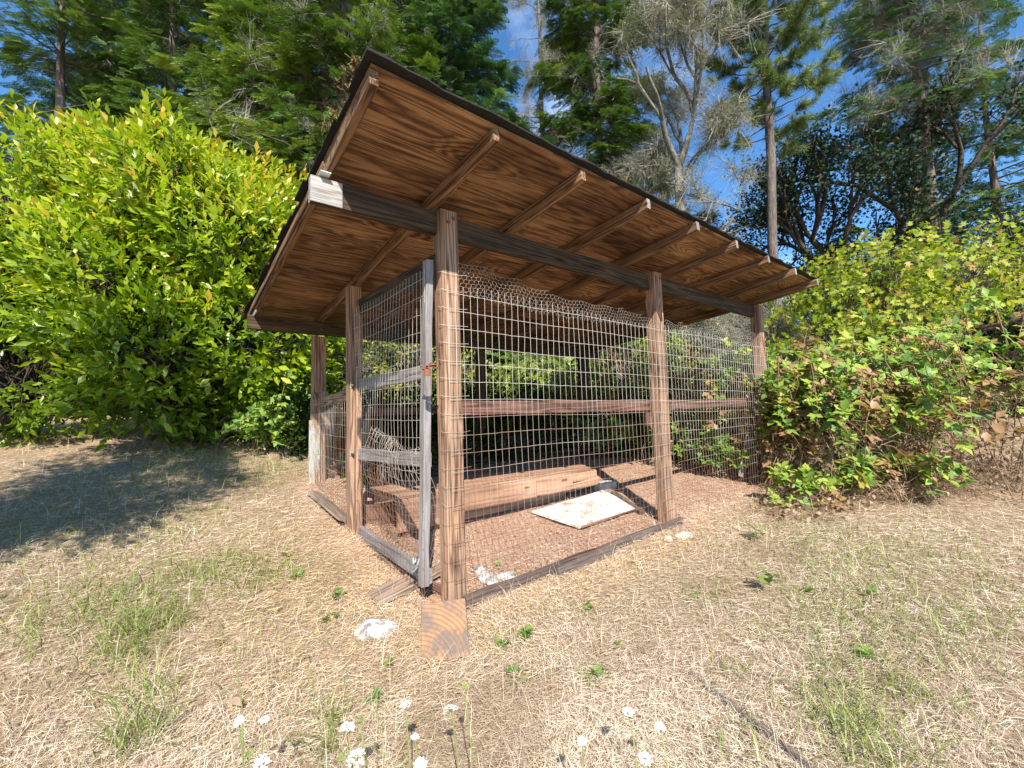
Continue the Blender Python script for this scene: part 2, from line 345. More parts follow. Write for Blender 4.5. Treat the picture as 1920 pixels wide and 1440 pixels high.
# ------------------------------------------------------------------ ground
def ground():
    def axis(c, lo, hi):
        fine = np.arange(-4.5, 7.5, .12)+c
        coarse = lambda a, b, n: a+(b-a)*np.linspace(0, 1, n)**1.7
        return np.concatenate([np.sort(coarse(fine[0]-.3, lo, 40)), fine, coarse(fine[-1]+.3, hi, 40)])
    xs = axis(0, -260, 260); ys = axis(0, -200, 320)
    X, Y = np.meshgrid(xs, ys, indexing='ij'); Z = G(X, Y)
    near = (np.abs(X-1) < 7) & (np.abs(Y-1) < 7)
    Z = Z+np.where(near, rng.normal(0, .004, Z.shape), 0)
    V = np.stack([X, Y, Z], 2).reshape(-1, 3); ny = len(ys)
    i, j = np.meshgrid(np.arange(len(xs)-1), np.arange(ny-1), indexing='ij'); b = (i*ny+j).ravel()
    F = np.stack([b, b+ny, b+ny+1, b+1], 1)
    inside = np.clip(1-np.maximum.reduce([-X-.02, X-4.3, -Y, Y-2.7])/.25, 0, 1)
    m, nt, bb = mat_base('dry_ground')
    g = nt.nodes.new('ShaderNodeNewGeometry'); P = g.outputs['Position']
    a = nt.nodes.new('ShaderNodeAttribute'); a.attribute_name = 'tint'
    n1 = noise(nt, P, 3.2, 6, .6); n2 = noise(nt, P, 55, 5, .75)
    straw = ramp(nt, n2, [(.3, (.15, .10, .065)), (.5, (.31, .22, .145)), (.7, (.50, .39, .26))])
    straw = mixc(nt, ramp(nt, n1, [(.45, (0, 0, 0)), (.7, (.6, .6, .6))]), straw, (.19, .15, .07))
    dirt = ramp(nt, n2, [(.3, (.20, .115, .08)), (.5, (.36, .22, .155)), (.72, (.54, .38, .28))])
    dirt = mixc(nt, ramp(nt, n1, [(.4, (0, 0, 0)), (.7, (.5, .5, .5))]), dirt, (.46, .34, .24))
    nt.links.new(mixc(nt, a.outputs['Fac'], straw, dirt), bb.inputs['Base Color']); bb.inputs['Roughness'].default_value = .95
    bb.inputs['Specular IOR Level'].default_value = .1
    bump(nt, math_(nt, 'ADD', n2, n1), bb, .9, .012)
    tag(np_obj('ground', V, F, m, tint=inside.ravel(), smooth=True), kind='structure')
ground()

# ------------------------------------------------------------------ lumber
def board(name, p0, p1, w, h, mat, parent=None, up=(0, 0, 1), rings=4, wob=.0015, ch=.004, cut0=0, cut1=0, mesh_mat2=None):
    """lumber from p0 to p1 (centre line); w = sideways, h = along up. Grain runs along local X"""
    p0 = Vector([float(v) for v in p0]); p1 = Vector([float(v) for v in p1]); L = (p1-p0).length
    x = (p1-p0).normalized(); u = Vector(up); y = u.cross(x).normalized(); z = x.cross(y)
    a, b = w/2, h/2
    prof = [(a-ch, b), (-a+ch, b), (-a, b-ch), (-a, -b+ch), (-a+ch, -b), (a-ch, -b), (a, -b+ch), (a, b-ch)]
    r = random.Random(hash((round(p0.x, 3), round(p0.y, 3), round(p1.z, 3))) & 0xffff)
    V = []; F = []
    for i in range(rings+1):
        t = i/rings; ox, oz = r.uniform(-wob, wob), r.uniform(-wob, wob)
        for (py, pz) in prof:
            xx = L*t
            if i == 0: xx += cut0*(.5-pz/h)
            if i == rings: xx -= cut1*(.5-pz/h)
            V.append((xx, py+ox+r.uniform(-wob, wob)*.5, pz+oz+r.uniform(-wob, wob)*.5))
    for i in range(rings):
        for j in range(8): F.append((i*8+j, (i+1)*8+j, (i+1)*8+(j+1) % 8, i*8+(j+1) % 8))
    F.append(tuple(range(8))); F.append(tuple(range(rings*8+7, rings*8-1, -1)))
    me = bpy.data.meshes.new(name); me.from_pydata(V, [], F); me.materials.append(mat)
    if mesh_mat2:
        me.materials.append(mesh_mat2); me.polygons[-1].material_index = 1; me.polygons[-2].material_index = 1
    me.update()
    o = bpy.data.objects.new(name, me); link(o, parent)
    M = Matrix(((x.x, y.x, z.x, p0.x), (x.y, y.y, z.y, p0.y), (x.z, y.z, z.z, p0.z), (0, 0, 0, 1)))
    if parent is not None:
        pm = parent.matrix_basis
        if parent.parent is not None: pm = parent.parent.matrix_basis @ pm
        M = pm.inverted() @ M
    o.matrix_basis = M
    return o
def local(parent, V):
    """world -> parent's space (parents here are only translated)"""
    if parent is None: return V
    off = np.array(parent.matrix_basis.translation)
    if parent.parent is not None: off = off+np.array(parent.parent.matrix_basis.translation)
    return np.asarray(V)-off

shed = tag(empty('animal_shelter', (0.1, .05, 0)), 'open weathered timber animal pen with a sloping plywood roof and wire mesh sides', 'shed')
YB = 2.70
zr = lambda y: 2.338-.0951*y          # rafter bottoms
# posts
def post(p0, p1, w=.115, d=.1, mat=W_POST):
    return board('post', p0, p1, d, w, mat, shed, up=(1, 0, 0), rings=7, wob=.002, ch=.006)
postA = post((.134, .052, -.12), (.094, .05, 2.272))
post((2.225, .052, -.05), (2.155, .05, 2.285))
post((4.235, .052, .05), (4.16, .05, 2.275))
post((.066, YB+.05, .2), (.066, YB+.05, 1.935), .13, .1)
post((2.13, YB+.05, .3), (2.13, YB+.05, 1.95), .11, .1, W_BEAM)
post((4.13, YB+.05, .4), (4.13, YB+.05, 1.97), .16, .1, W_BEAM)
post((.004, 1.36, .05), (-.02, 1.36, 2.12), .10, .1)
# front and back beams
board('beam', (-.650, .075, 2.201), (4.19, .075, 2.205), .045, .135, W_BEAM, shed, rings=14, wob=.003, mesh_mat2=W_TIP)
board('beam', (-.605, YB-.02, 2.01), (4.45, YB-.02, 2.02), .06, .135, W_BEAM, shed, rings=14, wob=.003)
board('beam_end_sun_patch', (-.652, .049, 2.201), (-.50, .049, 2.202), .006, .13, W_TIP, shed, rings=1, wob=0, ch=.001, cut1=-.0)  # added pale board; its colour stands for sunlight on the beam end
# rafters, the outer ones carry the gable overhang
RX = [-.545+.61*k for k in range(9)]
for k, x in enumerate(RX):
    y0 = -.523+random.uniform(-.008, .008)
    p0 = (x+random.uniform(-.006, .006), y0, zr(y0)+.0445); p1 = (x, 2.93, zr(2.93)+.0445)
    r_ = board('rafter', p1, p0, .038, .089, W_RAFT, shed, rings=8, wob=.002, cut1=.0, mesh_mat2=W_RAFT if k < 3 else W_GREY)
    # bleached, tapered tail in front of the beam
    b_ = r_.data; n = len(b_.vertices)
    for v in b_.vertices:
        if v.co.x > 3.4 and v.co.z < 0: v.co.z += .022
# plywood decking: sheets 8 ft x 4 ft, grain along the ridge
xs = [(-.565, 1.875), (1.878, 4.36)]; ys = [(-.53, .69), (.692, 1.91), (1.912, 3.02)]
for jx, (xa, xb) in enumerate(xs):
    for jy, (ya, yb) in enumerate(ys):
        c = Vector(((xa+xb)/2, (ya+yb)/2, zr((ya+yb)/2)+.089+.0065+.001*((jx+jy) % 2)))
        sx, sy = (xb-xa)/2, (yb-ya)/2; n = 10; V = []; F = []
        for zz in (-.006, .006):
            for i in range(n+1):
                for j in range(4):
                    ysk = .016*(c.x-sx+2*sx*i/n) if (jy == 0 and j == 0) else 0
                    V.append((-sx+2*sx*i/n, -sy+2*sy*j/3+ysk, zz+.002*math.sin(i*1.9+jx)*math.cos(j*2+jy)))
        q = (n+1)*4
        for i in range(n):
            for j in range(3):
                b0 = i*4+j; F.append((b0, b0+1, b0+5, b0+4)); F.append((q+b0, q+b0+4, q+b0+5, q+b0+1))
            F.append((i*4, (i+1)*4, q+(i+1)*4, q+i*4)); F.append((i*4+3, q+i*4+3, q+(i+1)*4+3, (i+1)*4+3))
        for j in range(3): F.append((j, q+j, q+j+1, j+1)); F.append((n*4+j, n*4+j+1, q+n*4+j+1, q+n*4+j))
        me = bpy.data.meshes.new('plywood_sheet'); me.from_pydata(V, [], F); me.materials.append(PLY); me.update()
        o = link(bpy.data.objects.new('plywood_sheet', me), shed)
        o.location = c-Vector((.1, .05, 0)); o.rotation_euler = (-math.atan(.0951), 0, 0)
# roofing: overlapping shingle courses
ny = 26
for k in range(ny):
    ya = -.555+k*(3.62/ny); yb = ya+.21
    if k == 0: ya -= .01
    n = 60; V = []; F = []
    zt = lambda y, up: zr(y)+.089+.0135+up
    for i in range(n+1):
        x = -.585+4.985*i/n; e = random.uniform(-.012, .012) if 0 < i < n else random.uniform(-.03, .005)
        ex = random.uniform(-.025, .008) if i == 0 else 0
        lo, hi = ya+e*.8+(.016*x if k < 2 else 0), yb
        V += [(x+ex, lo, zt(lo, .004)), (x+ex, hi, zt(hi, .001)), (x+ex, hi, zt(hi, .007)), (x+ex, lo, zt(lo, .010+random.uniform(0, .006)))]
    for i in range(n):
        a_, b_ = i*4, i*4+4
        for j in range(4): F.append((a_+j, b_+j, b_+(j+1) % 4, a_+(j+1) % 4))
    F.append((3, 2, 1, 0)); F.append((n*4, n*4+1, n*4+2, n*4+3))
    me = bpy.data.meshes.new('shingle_course'); me.from_pydata([(a-.1, b-.05, c) for a, b, c in V], [], F); me.materials.append(FELT); me.update()
    link(bpy.data.objects.new('shingle_course', me), shed)
# moss and needles on the roof corner
A = Acc()
for (cx, cy, num, sp) in ((-.57, -.5, 260, .10), (-.59, -.2, 90, .12), (-.58, 2.9, 160, .10), (1.5, -.55, 60, .9)):
    O = np.stack([cx+rng.normal(0, .03 if sp < .5 else sp, num), cy+np.abs(rng.normal(0, sp if sp < .5 else .02, num)), np.zeros(num)], 1)
    O[:, 2] = zr(O[:, 1])+.122
    d = norm(np.stack([rng.normal(-.2, .6, num), rng.normal(0, .6, num), rng.uniform(.1, 1, num)], 1))
    P = np.stack([O, O+d*.012, O+d*.028], 1); Wd = np.repeat((norm(np.cross(d, rng.normal(0, 1, d.shape)))*.003)[:, None], 3, 1)
    A.add(*ribbons(local(shed, P), Wd), 0)
A.obj('moss', MOSS, shed)['kind'] = 'stuff'
# flashing at the corners
board('flashing', (-.590, .01, 2.283), (-.590, .10, 2.275), .05, .004, FLASH, shed, rings=1, wob=0, ch=.001)
board('flashing', (-.555, 2.50, 2.105), (-.555, 2.93, 2.065), .012, .045, FLASH, shed, rings=1, wob=0, ch=.001)
# trim strip along the left gable
board('gable_trim', (-.575, .12, 2.37), (-.575, 2.9, 2.11), .012, .05, W_RAFT, shed, rings=5, wob=.002)

# rails and cleats
board('rail', (.19, .125, 1.12), (2.13, .13, 1.128), .042, .09, W_RED, shed, rings=9, wob=.003)
board('rail', (2.132, .128, 1.129), (4.2, .12, 1.165), .042, .09, W_RED, shed, rings=9, wob=.003)
for (x, z) in ((.215, 1.03), (2.12, 1.02), (4.12, 1.05)):
    board('cleat', (x, .125, z+.045), (x+.004, .125, z-.10), .042, .05, W_RED, shed, up=(1, 0, 0), rings=2, cut1=.04)
board('rail', (.1, YB-.03, 1.12), (4.1, YB-.03, 1.18), .04, .085, W_RED, shed, rings=9, wob=.003)
board('rail', (.0, 1.42, 1.27), (.04, YB+.02, 1.215), .04, .085, W_POST, shed, rings=4)
board('brace', (.02, YB-.02, 1.32), (.03, 2.2, .98), .035, .045, W_RAFT, shed, rings=3)
board('painted_board', (.02, YB-.012, .25), (.02, YB-.012, 1.05), .02, .11, PAINTED, shed, up=(1, 0, 0), rings=4, wob=.001)
board('sill_board', (.155, -.025, .045), (1.22, -.04, .10), .04, .06, W_SILL, shed, rings=6, wob=.005)
board('sill_board', (.80, -.082, .072), (1.36, -.075, .10), .035, .055, W_SILL, shed, rings=4, wob=.003)
board('sill_board', (1.2, -.035, .098), (2.30, -.035, .150), .04, .055, W_SILL, shed, rings=6, wob=.005)
board('wall_plank', (-.03, 1.45, .20), (.02, YB, .33), .035, .10, W_RED, shed, rings=4, wob=.003)
board('wall_plank', (.12, .10, .02), (-.02, .9, .07), .04, .12, W_RED, shed, rings=4, wob=.003)
board('header', (.02, 1.30, 1.99), (.05, .08, 2.0), .038, .05, W_BEAM, shed, rings=4)
for (x, y, z) in ((.12, -.0015, 2.23), (.085, -.0015, 2.20), (2.18, -.0015, 2.24), (.06, YB-.052, 2.0)):   # bolts
    V, F = tube([(x, y+.002, z), (x, y-.008, z)], [.011, .009], 8)
    F2 = [tuple(f) for f in F]+[tuple(range(8, 16))]
    me = bpy.data.meshes.new('bolt_head'); me.from_pydata([tuple(v) for v in local(shed, V)], [], F2); me.materials.append(RUST); me.update()
    link(bpy.data.objects.new('bolt_head', me), shed)

# ------------------------------------------------------------------ wire mesh
def wires(name, org, du, length, rows, z0f, z1f, parent, su=.0508, bulge=.012, out=(0, -1, 0), r=.0013, lean=0., seed=1, rowslope=None, r2=None):
    """welded panel: origin, unit direction, verticals every su, rows = list of z"""
    rg = np.random.default_rng(seed); org = np.array(org, float); du = norm(du); out = np.array(out, float)
    ph = rg.uniform(0, 6.28, 6)
    def disp(u, z):
        b = bulge*(np.sin(u*2.1+ph[0])*np.sin(z*2.7+ph[1])+.6*np.sin(u*4.7+z*3+ph[2]))
        s = .006*np.sin(u*3+z*2+ph[3])
        return b, s
    def pt(u, z):
        b, s = disp(u, z); dz = 0 if rowslope is None else rowslope(u, z)
        return org+du*(u+s+lean*(z0_-z))+out*b+np.array([0, 0, z+dz+.004*math.sin(u*5+ph[4]+z*4)])
    z0_ = max(rows); A = Acc(); nu = int(length/su)
    for i in range(nu+1):
        u = i*su; za, zb = z0f(u), z1f(u)
        k = max(4, int((zb-za)/.12)); P = [pt(u, za+(zb-za)*j/k)+rg.normal(0, .0012, 3) for j in range(k+1)]
        A.add(*tube(P, r, 4, False))
    for z in rows:
        us = np.arange(0, length+.01, su/2 if length < 1.5 else su)
        seg = [pt(u, z)+rg.normal(0, .0008, 3) for u in us if z0f(u)-.01 <= z <= z1f(u)+.01]
        if len(seg) > 2: A.add(*tube(seg, r2 or r*1.15, 4, False))
    A.V = [local(parent, v) for v in A.V]
    o = A.obj(name, WIRE, parent); return o
rowsA = [.05+.1016*k for k in range(18)]
gslope = lambda u, z: .052*u*max(0, (1.1-z)/1.1)
wires('wire_mesh', (.07, -.012, 0), (1, 0, 0), 2.22, rowsA, lambda u: .03, lambda u: 1.82+.02*math.sin(u*3), shed, lean=.02, seed=3, bulge=.010, rowslope=gslope)
wires('wire_mesh', (2.29, -.012, 0), (1, .006, 0), 2.0, rowsA, lambda u: .14, lambda u: 1.80+.02*math.sin(u*3), shed, lean=.02, seed=4, bulge=.010,
      rowslope=lambda u, z: .115+.0*z if z < .3 else .115*max(0, (1.1-z)/.8)+.05*u*max(0, (1.1-z)/1.1))
wires('wire_mesh', (-.012, 1.42, 0), (.02, 1, 0), 1.36, [.2+.1016*k for k in range(11)], lambda u: .2+.12*u, lambda u: 1.30+.03*math.sin(u*9), shed, out=(-1, 0, 0), lean=-.03, seed=5, bulge=.02)
# wire ties wrapped round the corner post
A = Acc()
for k in range(19):
    z = .07+.1016*k; x0 = .134-.04*z/2.3-.062
    P = [(x0+.02, .055, z+.01), (x0-.004, .045, z+.006), (x0-.006, .02, z), (x0-.004, -.006, z-.002), (x0+.05, -.008, z-.006), (x0+.11, -.006, z-.004), (x0+.16, -.012, z)]
    A.add(*tube(local(shed, np.array(P)+rng.normal(0, .0015, (7, 3))), .0011, 4, False))
for k in range(17):                                               # upright strands over the post face
    pass
for dx in (.03, .075):
    P = [(.134-.04*z/2.3-.058+dx+.004*math.sin(z*9), -.009, z) for z in np.arange(.05, 1.82, .1)]
    A.add(*tube(local(shed, P), .0011, 4, False))
A.obj('wire_ties', WIRE, shed)
# poultry netting above the welded panels
def hexnet(name, x0, x1, z0f, z1f, y, parent, cw=.034):
    chh = cw*.866*1.0; E0 = []; E1 = []; ph = 1.3
    rows = int(.5/(chh))+1; cols = int((x1-x0)/cw)
    a = cw/2; s = cw*.30
    for i in range(cols):
        for j in range(rows):
            cx = x0+(i+(.5 if j % 2 else 0))*cw; cz = 2.14-j*(s*2.0+.003)
            if not (z0f(cx) < cz < z1f(cx)): continue
            top = (cx, cz+s); tl = (cx-a, cz+s*.45); bl = (cx-a, cz-s*.45-.004); tr = (cx+a, cz+s*.45)
            for p, q in ((tl, top), (top, tr), (tl, bl)): E0.append(p); E1.append(q)
    f = lambda e: np.array([(x+.004*math.sin(z*40+x*7), y+.012*math.sin(x*6+z*9)+.006*math.sin(x*19), z+.014*math.sin(x*4.3)+.006*math.sin(x*23)) for x, z in e])
    P0, P1 = f(E0), f(E1)
    V, F = segs_tubes(P0, P1, np.full(len(P0), .0007), np.full(len(P0), .0007), 3)
    np_obj(name, local(parent, V), F, WIRE, parent)
hexnet('poultry_netting', .16, 2.15, lambda x: 1.70-.01*x, lambda x: 1.965-.055*x+.012*math.sin(x*5), -.004, shed)
hexnet('poultry_netting', 2.22, 4.15, lambda x: 1.70+.02*x, lambda x: 1.86+.05*(x-2.2)+.012*math.sin(x*6), -.004, shed)

# ------------------------------------------------------------------ gate (a part of the shelter, its pieces are sub-parts)
gate = bpy.data.objects.new('gate', None); link(gate, shed); gate.location = (-.1-.01, .05-.05, 0)
gx = -.012
board('stile', (gx-.012, .118, .135), (gx+.01, .085, 1.975), .055, .045, W_GREY, gate, up=(1, 0, 0), rings=9, wob=.003)
board('stile', (gx+.01, 1.265, .12), (gx-.005, 1.265, 1.95), .055, .04, W_POST, gate, up=(1, 0, 0), rings=9, wob=.003)
for (z0, z1, hh) in ((1.925, 1.897, .09), (1.325, 1.330, .085), (.79, .825, .085), (.205, .18, .085)):
    board('gate_rail', (gx+.016, 1.24, z0), (gx+.018, .105, z1), .036, hh, W_GREY if z0 < 1.8 else W_BEAM, gate, rings=6, wob=.003)
wires('wire_mesh', (gx-.02, .075, 0), (0, 1, 0), 1.2, [.14+.1016*k for k in range(18)], lambda u: .10, lambda u: 1.92, gate, out=(-1, 0, 0), seed=8, bulge=.014, su=.0508, r=.00105)
# sagging loose second layer, crumpled over the lower half
def crumple():
    A = Acc(); rg = np.random.default_rng(5)
    def pt(u, v):
        z = .22+v*.68+.10*u-.05*math.sin(u*3.3)
        return np.array([.035+.05*math.sin(v*5+u*2)+.03*math.sin(u*7+v*3), .16+u*1.0+.03*math.sin(v*7+u*3), z+.02*math.sin(u*8+v*4)])
    for i in range(22):
        P = [pt(i/21, v)+rg.normal(0, .003, 3) for v in np.linspace(0, 1, 10)]
        c = P[-1]; P += [c+np.array([.02, .004, .015]), c+np.array([.035, 0, -.004]), c+np.array([.03, 0, -.03])]
        A.add(*tube(P, .0013, 4, False))
    for j in range(12):
        A.add(*tube([pt(u, j/11)+rg.normal(0, .004, 3) for u in np.linspace(0, 1, 24)], .0013, 4, False))
    A.V = [local(gate, v) for v in A.V]; A.obj('loose_wire', WIRE, gate)
crumple()
def hinge(y, z):
    V = []; A = Acc()
    for s in (-1, 1):
        P = [(-.045, y, z), (-.045, y+s*.02, z+.002), (-.043, y+s*.05, z)]
        A.add(*tube(local(gate, P), [.010, .013, .004], 6, False))
    A.add(*tube(local(gate, [(-.05, y, z-.022), (-.05, y, z+.022)]), .007, 6, False))
    A.obj('hinge', ZINC, gate)
hinge(1.31, 1.325); hinge(1.31, .80)
# bundle of wire and staples at the foot of the gate
A = Acc()
for k in range(9):
    c = np.array([gx-.035, .15+.006*k, .24+random.uniform(-.03, .03)]); ph = random.uniform(0, 6)
    A.add(*tube(local(gate, [c+np.array([.012*math.sin(t*1.3+ph), .03*math.cos(t+ph), .028*math.sin(t+ph)]) for t in np.linspace(0, 5, 12)]), .003, 5, False))
A.obj('wire_knot', ZINC, gate)

# rusty chain with padlock
ch = tag(empty('padlock_chain', (-.03, .07, 1.40)), 'short rusty chain with a small rusty padlock joining gate and corner post', 'chain')
def torus(c, nrm, long, r, R0, R1):
    nrm = norm(nrm); long = norm(np.asarray(long)-np.dot(long, nrm)*nrm); s = np.cross(nrm, long)
    P = [c+long*R0*math.cos(t)+s*R1*math.sin(t) for t in np.linspace(0, 2*math.pi, 13)]
    return tube(P, r, 5, False)
cp = [np.array(at(793+i*4.0, 690-i*.9+3*math.sin(i*1.2), 2.33)) for i in range(7)]
for i, c in enumerate(cp):
    V, F = torus(c, (0, .3, 1) if i % 2 else (.8, .5, .1), cp[min(i+1, 6)]-cp[max(i-1, 0)], .0035, .014, .0085)
    np_obj('chain_link', local(ch, V), F, RUST, ch, smooth=True)
lc = np.array(at(801, 696, 2.31))
board('lock_body', lc+np.array([0, 0, .012]), lc+np.array([.0, 0, -.024]), .034, .018, RUST, ch, up=(.6, .8, 0), rings=2, wob=.0005)
V, F = tube([lc+np.array([.011*math.cos(t)*.8, -.011*math.cos(t)*.6, .012+.02*math.sin(t)]) for t in np.linspace(0, math.pi, 9)], .0035, 5, False)
np_obj('shackle', local(ch, V), F, RUST, ch, smooth=True)

# ------------------------------------------------------------------ things on the ground
def gz(x, y, dz=0): return (x, y, Gf(x, y)+dz)
bx = tag(empty('nest_box', gz(1.2, 1.2)), 'long low brown wooden box lying along the dirt floor inside the pen', 'wooden box')
zb = lambda x: .455+.004*x
board('front_panel', (.20, 1.0, .325), (1.92, .985, .36), .022, .245, W_BOX, bx, rings=4)
board('front_panel', (1.55, .968, .375), (2.02, .966, .385), .012, .17, W_BOX, bx, rings=2)
board('front_panel', (1.95, .99, .425), (2.38, .975, .43), .022, .085, W_BOX, bx, rings=2)
board('front_panel', (1.98, .965, .335), (2.40, .96, .365), .016, .075, W_BOX, bx, rings=2)
for k in range(4):
    y = 1.07+k*.155
    board('lid_plank', (.15+.02*k, y, .462), (2.40+.09*k, y, .472), .150, .02, W_BOX, bx, rings=3, up=(0, 0, 1))
board('end_panel', (2.37, .99, .35), (2.62, 1.6, .37), .02, .2, W_BOX, bx, rings=2)
board('bottom_rail', (.25, 1.01, .175), (2.2, 1.0, .24), .03, .04, W_RED, bx, rings=4)
b2 = tag(empty('side_box', gz(.3, 1.35)), 'small brown plank box just inside the gate left of the long box', 'wooden box')
board('front_panel', (.10, 1.42, .27), (.42, 1.18, .28), .022, .19, W_RED, b2, rings=2)
board('side_panel', (.43, 1.19, .28), (.62, 1.42, .29), .022, .19, W_RED, b2, rings=2)
board('lid_plank', (.16, 1.62, .39), (.60, 1.30, .39), .24, .02, W_BOX, b2, rings=2)
# white board
pc = np.array(gz(1.86, .60)); pc[2] += .045
wb = bpy.data.objects.new('white_board', None); COL.objects.link(wb); wb.location = (0, 0, 0)
tag(wb, 'flat white board spattered with brown dirt lying on the pen floor', 'board')
P = [np.array(gz(1.36, .82, .018)), np.array(gz(1.46, .35, .022)), np.array(gz(2.24, .34, .022)), np.array(gz(2.32, .84, .018))]
V = [tuple(p) for p in P]+[tuple(p+np.array([0, 0, .014])) for p in P]
me = bpy.data.meshes.new('sheet'); me.from_pydata(V, [], [(3, 2, 1, 0), (4, 5, 6, 7), (0, 1, 5, 4), (1, 2, 6, 5), (2, 3, 7, 6), (3, 0, 4, 7)])
me.materials.append(PANEL); me.update(); link(bpy.data.objects.new('sheet', me), wb)
board('edge_strip', P[1]+np.array([.02, -.006, .005]), P[2]+np.array([-.02, -.006, .005]), .012, .016, W_RED, wb, rings=2)
# chopping-block slice against the corner post
blk = tag(empty('wood_block', gz(.0, -.12)), 'square block of sawn timber with growth rings leaning against the foot of corner post', 'wood block')
def block():
    c = (gnd(835, 1243)+np.array([0, 0, .0]))
    yv = norm(np.array([.20, .42, .88])); xv = norm(np.array([.84, -.54, .0])); xv = norm(xv-yv*np.dot(xv, yv)); zv = np.cross(xv, yv)
    a, hgt, th = .108, .245, .12; V = []
    for zz in (0, -th):
        for (u, v) in ((-a, 0), (a, .004), (a-.004, hgt), (-a, hgt-.006)):
            V.append(c+xv*(u+random.uniform(-.003, .003))+yv*v+zv*zz+np.array([0, 0, .01]))
    org = np.array(blk.location); ctr = (V[0]+V[2])/2
    M = np.stack([xv, yv, zv], 1)
    Vl = [tuple(M.T@(v-ctr)) for v in V]
    me = bpy.data.meshes.new('block_body'); me.from_pydata(Vl, [], [(0, 1, 2, 3), (7, 6, 5, 4), (0, 4, 5, 1), (1, 5, 6, 2), (2, 6, 7, 3), (3, 7, 4, 0)])
    me.materials.append(ENDG); me.materials.append(W_GREY)
    for i in range(2, 6): me.polygons[i].material_index = 1
    me.update(); o = link(bpy.data.objects.new('block_body', me), blk)
    Mx = Matrix([[M[i][j] for j in range(3)]+[float(ctr[i]-org[i])] for i in range(3)]+[[0, 0, 0, 1]]); o.matrix_basis = Mx
    bv = o.modifiers.new('bevel', 'BEVEL'); bv.width = .004; bv.segments = 2
block()
def rock(name, loc, size, label, cat, mat=WHITE, flat=.4, seed=0, lump=.3):
    rg = np.random.default_rng(seed); n1, n2 = 14, 26; V = []; F = []
    ph = rg.uniform(0, 6.28, (8,)); 
    for i in range(n1+1):
        th = math.pi*i/n1
        for j in range(n2):
            p = 2*math.pi*j/n2; d = np.array([math.sin(th)*math.cos(p), math.sin(th)*math.sin(p), math.cos(th)])
            r = 1+lump*(.4*math.sin(3*d[0]+ph[0])+.4*math.sin(4*d[1]+ph[1])+.3*math.sin(5*d[2]+7*d[0]+ph[2])+.2*math.sin(9*d[1]+ph[3])+.15*math.sin(17*d[0]+13*d[1]+ph[4]))
            V.append((d[0]*r*size[0], d[1]*r*size[1], max(-.3, d[2])*r*size[2]))
    for i in range(n1):
        for j in range(n2): F.append((i*n2+j, (i+1)*n2+j, (i+1)*n2+(j+1) % n2, i*n2+(j+1) % n2))
    o = np_obj(name, V, F, mat, smooth=True); o.location = [float(v) for v in loc]; o.rotation_euler = (0, 0, rg.uniform(0, 3)); return tag(o, label, cat)
s1 = gnd(710, 1188)
o = rock('white_stone', s1+np.array([.0, .04, -.004]), (.115, .10, .05), 'large flat bright white stone in the straw left of the wood block', 'stone', seed=2, lump=.2); o.rotation_euler = (-.12, -.05, -.7)
for i, (px, py, sx, sy, sz) in enumerate([(915, 1088, .10, .07, .03), (952, 1082, .07, .05, .02), (900, 1072, .045, .04, .02)]):
    rock('white_stone', gnd(px, py)+np.array([0, 0, .004]), (sx, sy, sz), ['chalky white lump beside the corner post behind the mesh', 'pale crumbled stone lying right of the chalky lump behind the mesh', 'small white stone topmost of the pale lumps by the corner post'][i], 'stone', seed=10+i)
rock('pale_rock', gnd(1283, 1006), (.085, .05, .035), 'pale beige rough rock at the foot of the middle post', 'rock', seed=21, mat=simple('beige_rock', [(.35, (.22, .18, .14)), (.65, (.52, .46, .39))], (14, 14, 14), bd=.02))
rock('pale_rock', gnd(1253, 1012), (.045, .035, .025), 'small pale rock left of the bigger beige rock at middle post', 'rock', seed=22, mat=bpy.data.materials['beige_rock'])
# planks on the ground
pl = board('plank', gnd(592, 930)+np.array([-.02, 0, .03]), gnd(648, 988)+np.array([0, 0, .06]), .10, .045, W_PLANK, None, up=(.35, -.2, 1), rings=4)
tag(pl, 'brown plank with bolt holes lying in straw outside the left wall', 'plank')
for t in (.25, .45, .6, .82):
    p_ = gnd(592, 930)*(1-t)+gnd(648, 988)*t
pl2 = board('plank', gnd(700, 1128)+np.array([0, 0, .012]), gnd(828, 1078)+np.array([0, 0, .055]), .15, .03, W_PLANK, None, up=(-.1, -.1, 1), rings=4)
tag(pl2, 'wide weathered plank half buried in straw under the gate corner', 'plank')
pl3 = board('plank', gnd(800, 1128)+np.array([0, 0, .0]), gnd(838, 1150)+np.array([.02, 0, .0]), .14, .03, W_BOX, None, up=(-.1, -.1, 1), rings=2)
tag(pl3, 'short light brown plank end between gate corner and wood block', 'plank')
pl4 = board('leaning_board', (3.95, .22, .32), (4.14, .18, .86), .02, .12, W_TIP, None, up=(1, 0, 0), rings=3)
tag(pl4, 'pale grey board leaning inside the mesh near the far right post', 'board')
lg = board('timber', gnd(1150, 930)+np.array([.0, 0, .02]), gnd(1204, 966)+np.array([-.0, .0, .015]), .06, .05, W_SILL, None, rings=4, wob=.006)
tag(lg, 'dark timber running across the dirt floor towards the middle post', 'timber')
cb = tag(empty('concrete_block', gz(2.45, .93)), 'grey hollow concrete block at the right end of long box', 'block')
for (a, b_) in (((2.36, .90), (2.60, .90)), ((2.36, 1.0), (2.60, 1.0)), ((2.37, .91), (2.37, .99)), ((2.48, .91), (2.48, .99)), ((2.59, .91), (2.59, .99))):
    board('block_web', (a[0], a[1], .30), (b_[0], b_[1], .30), .025, .09, CONCRETE, cb, rings=1, wob=.001)
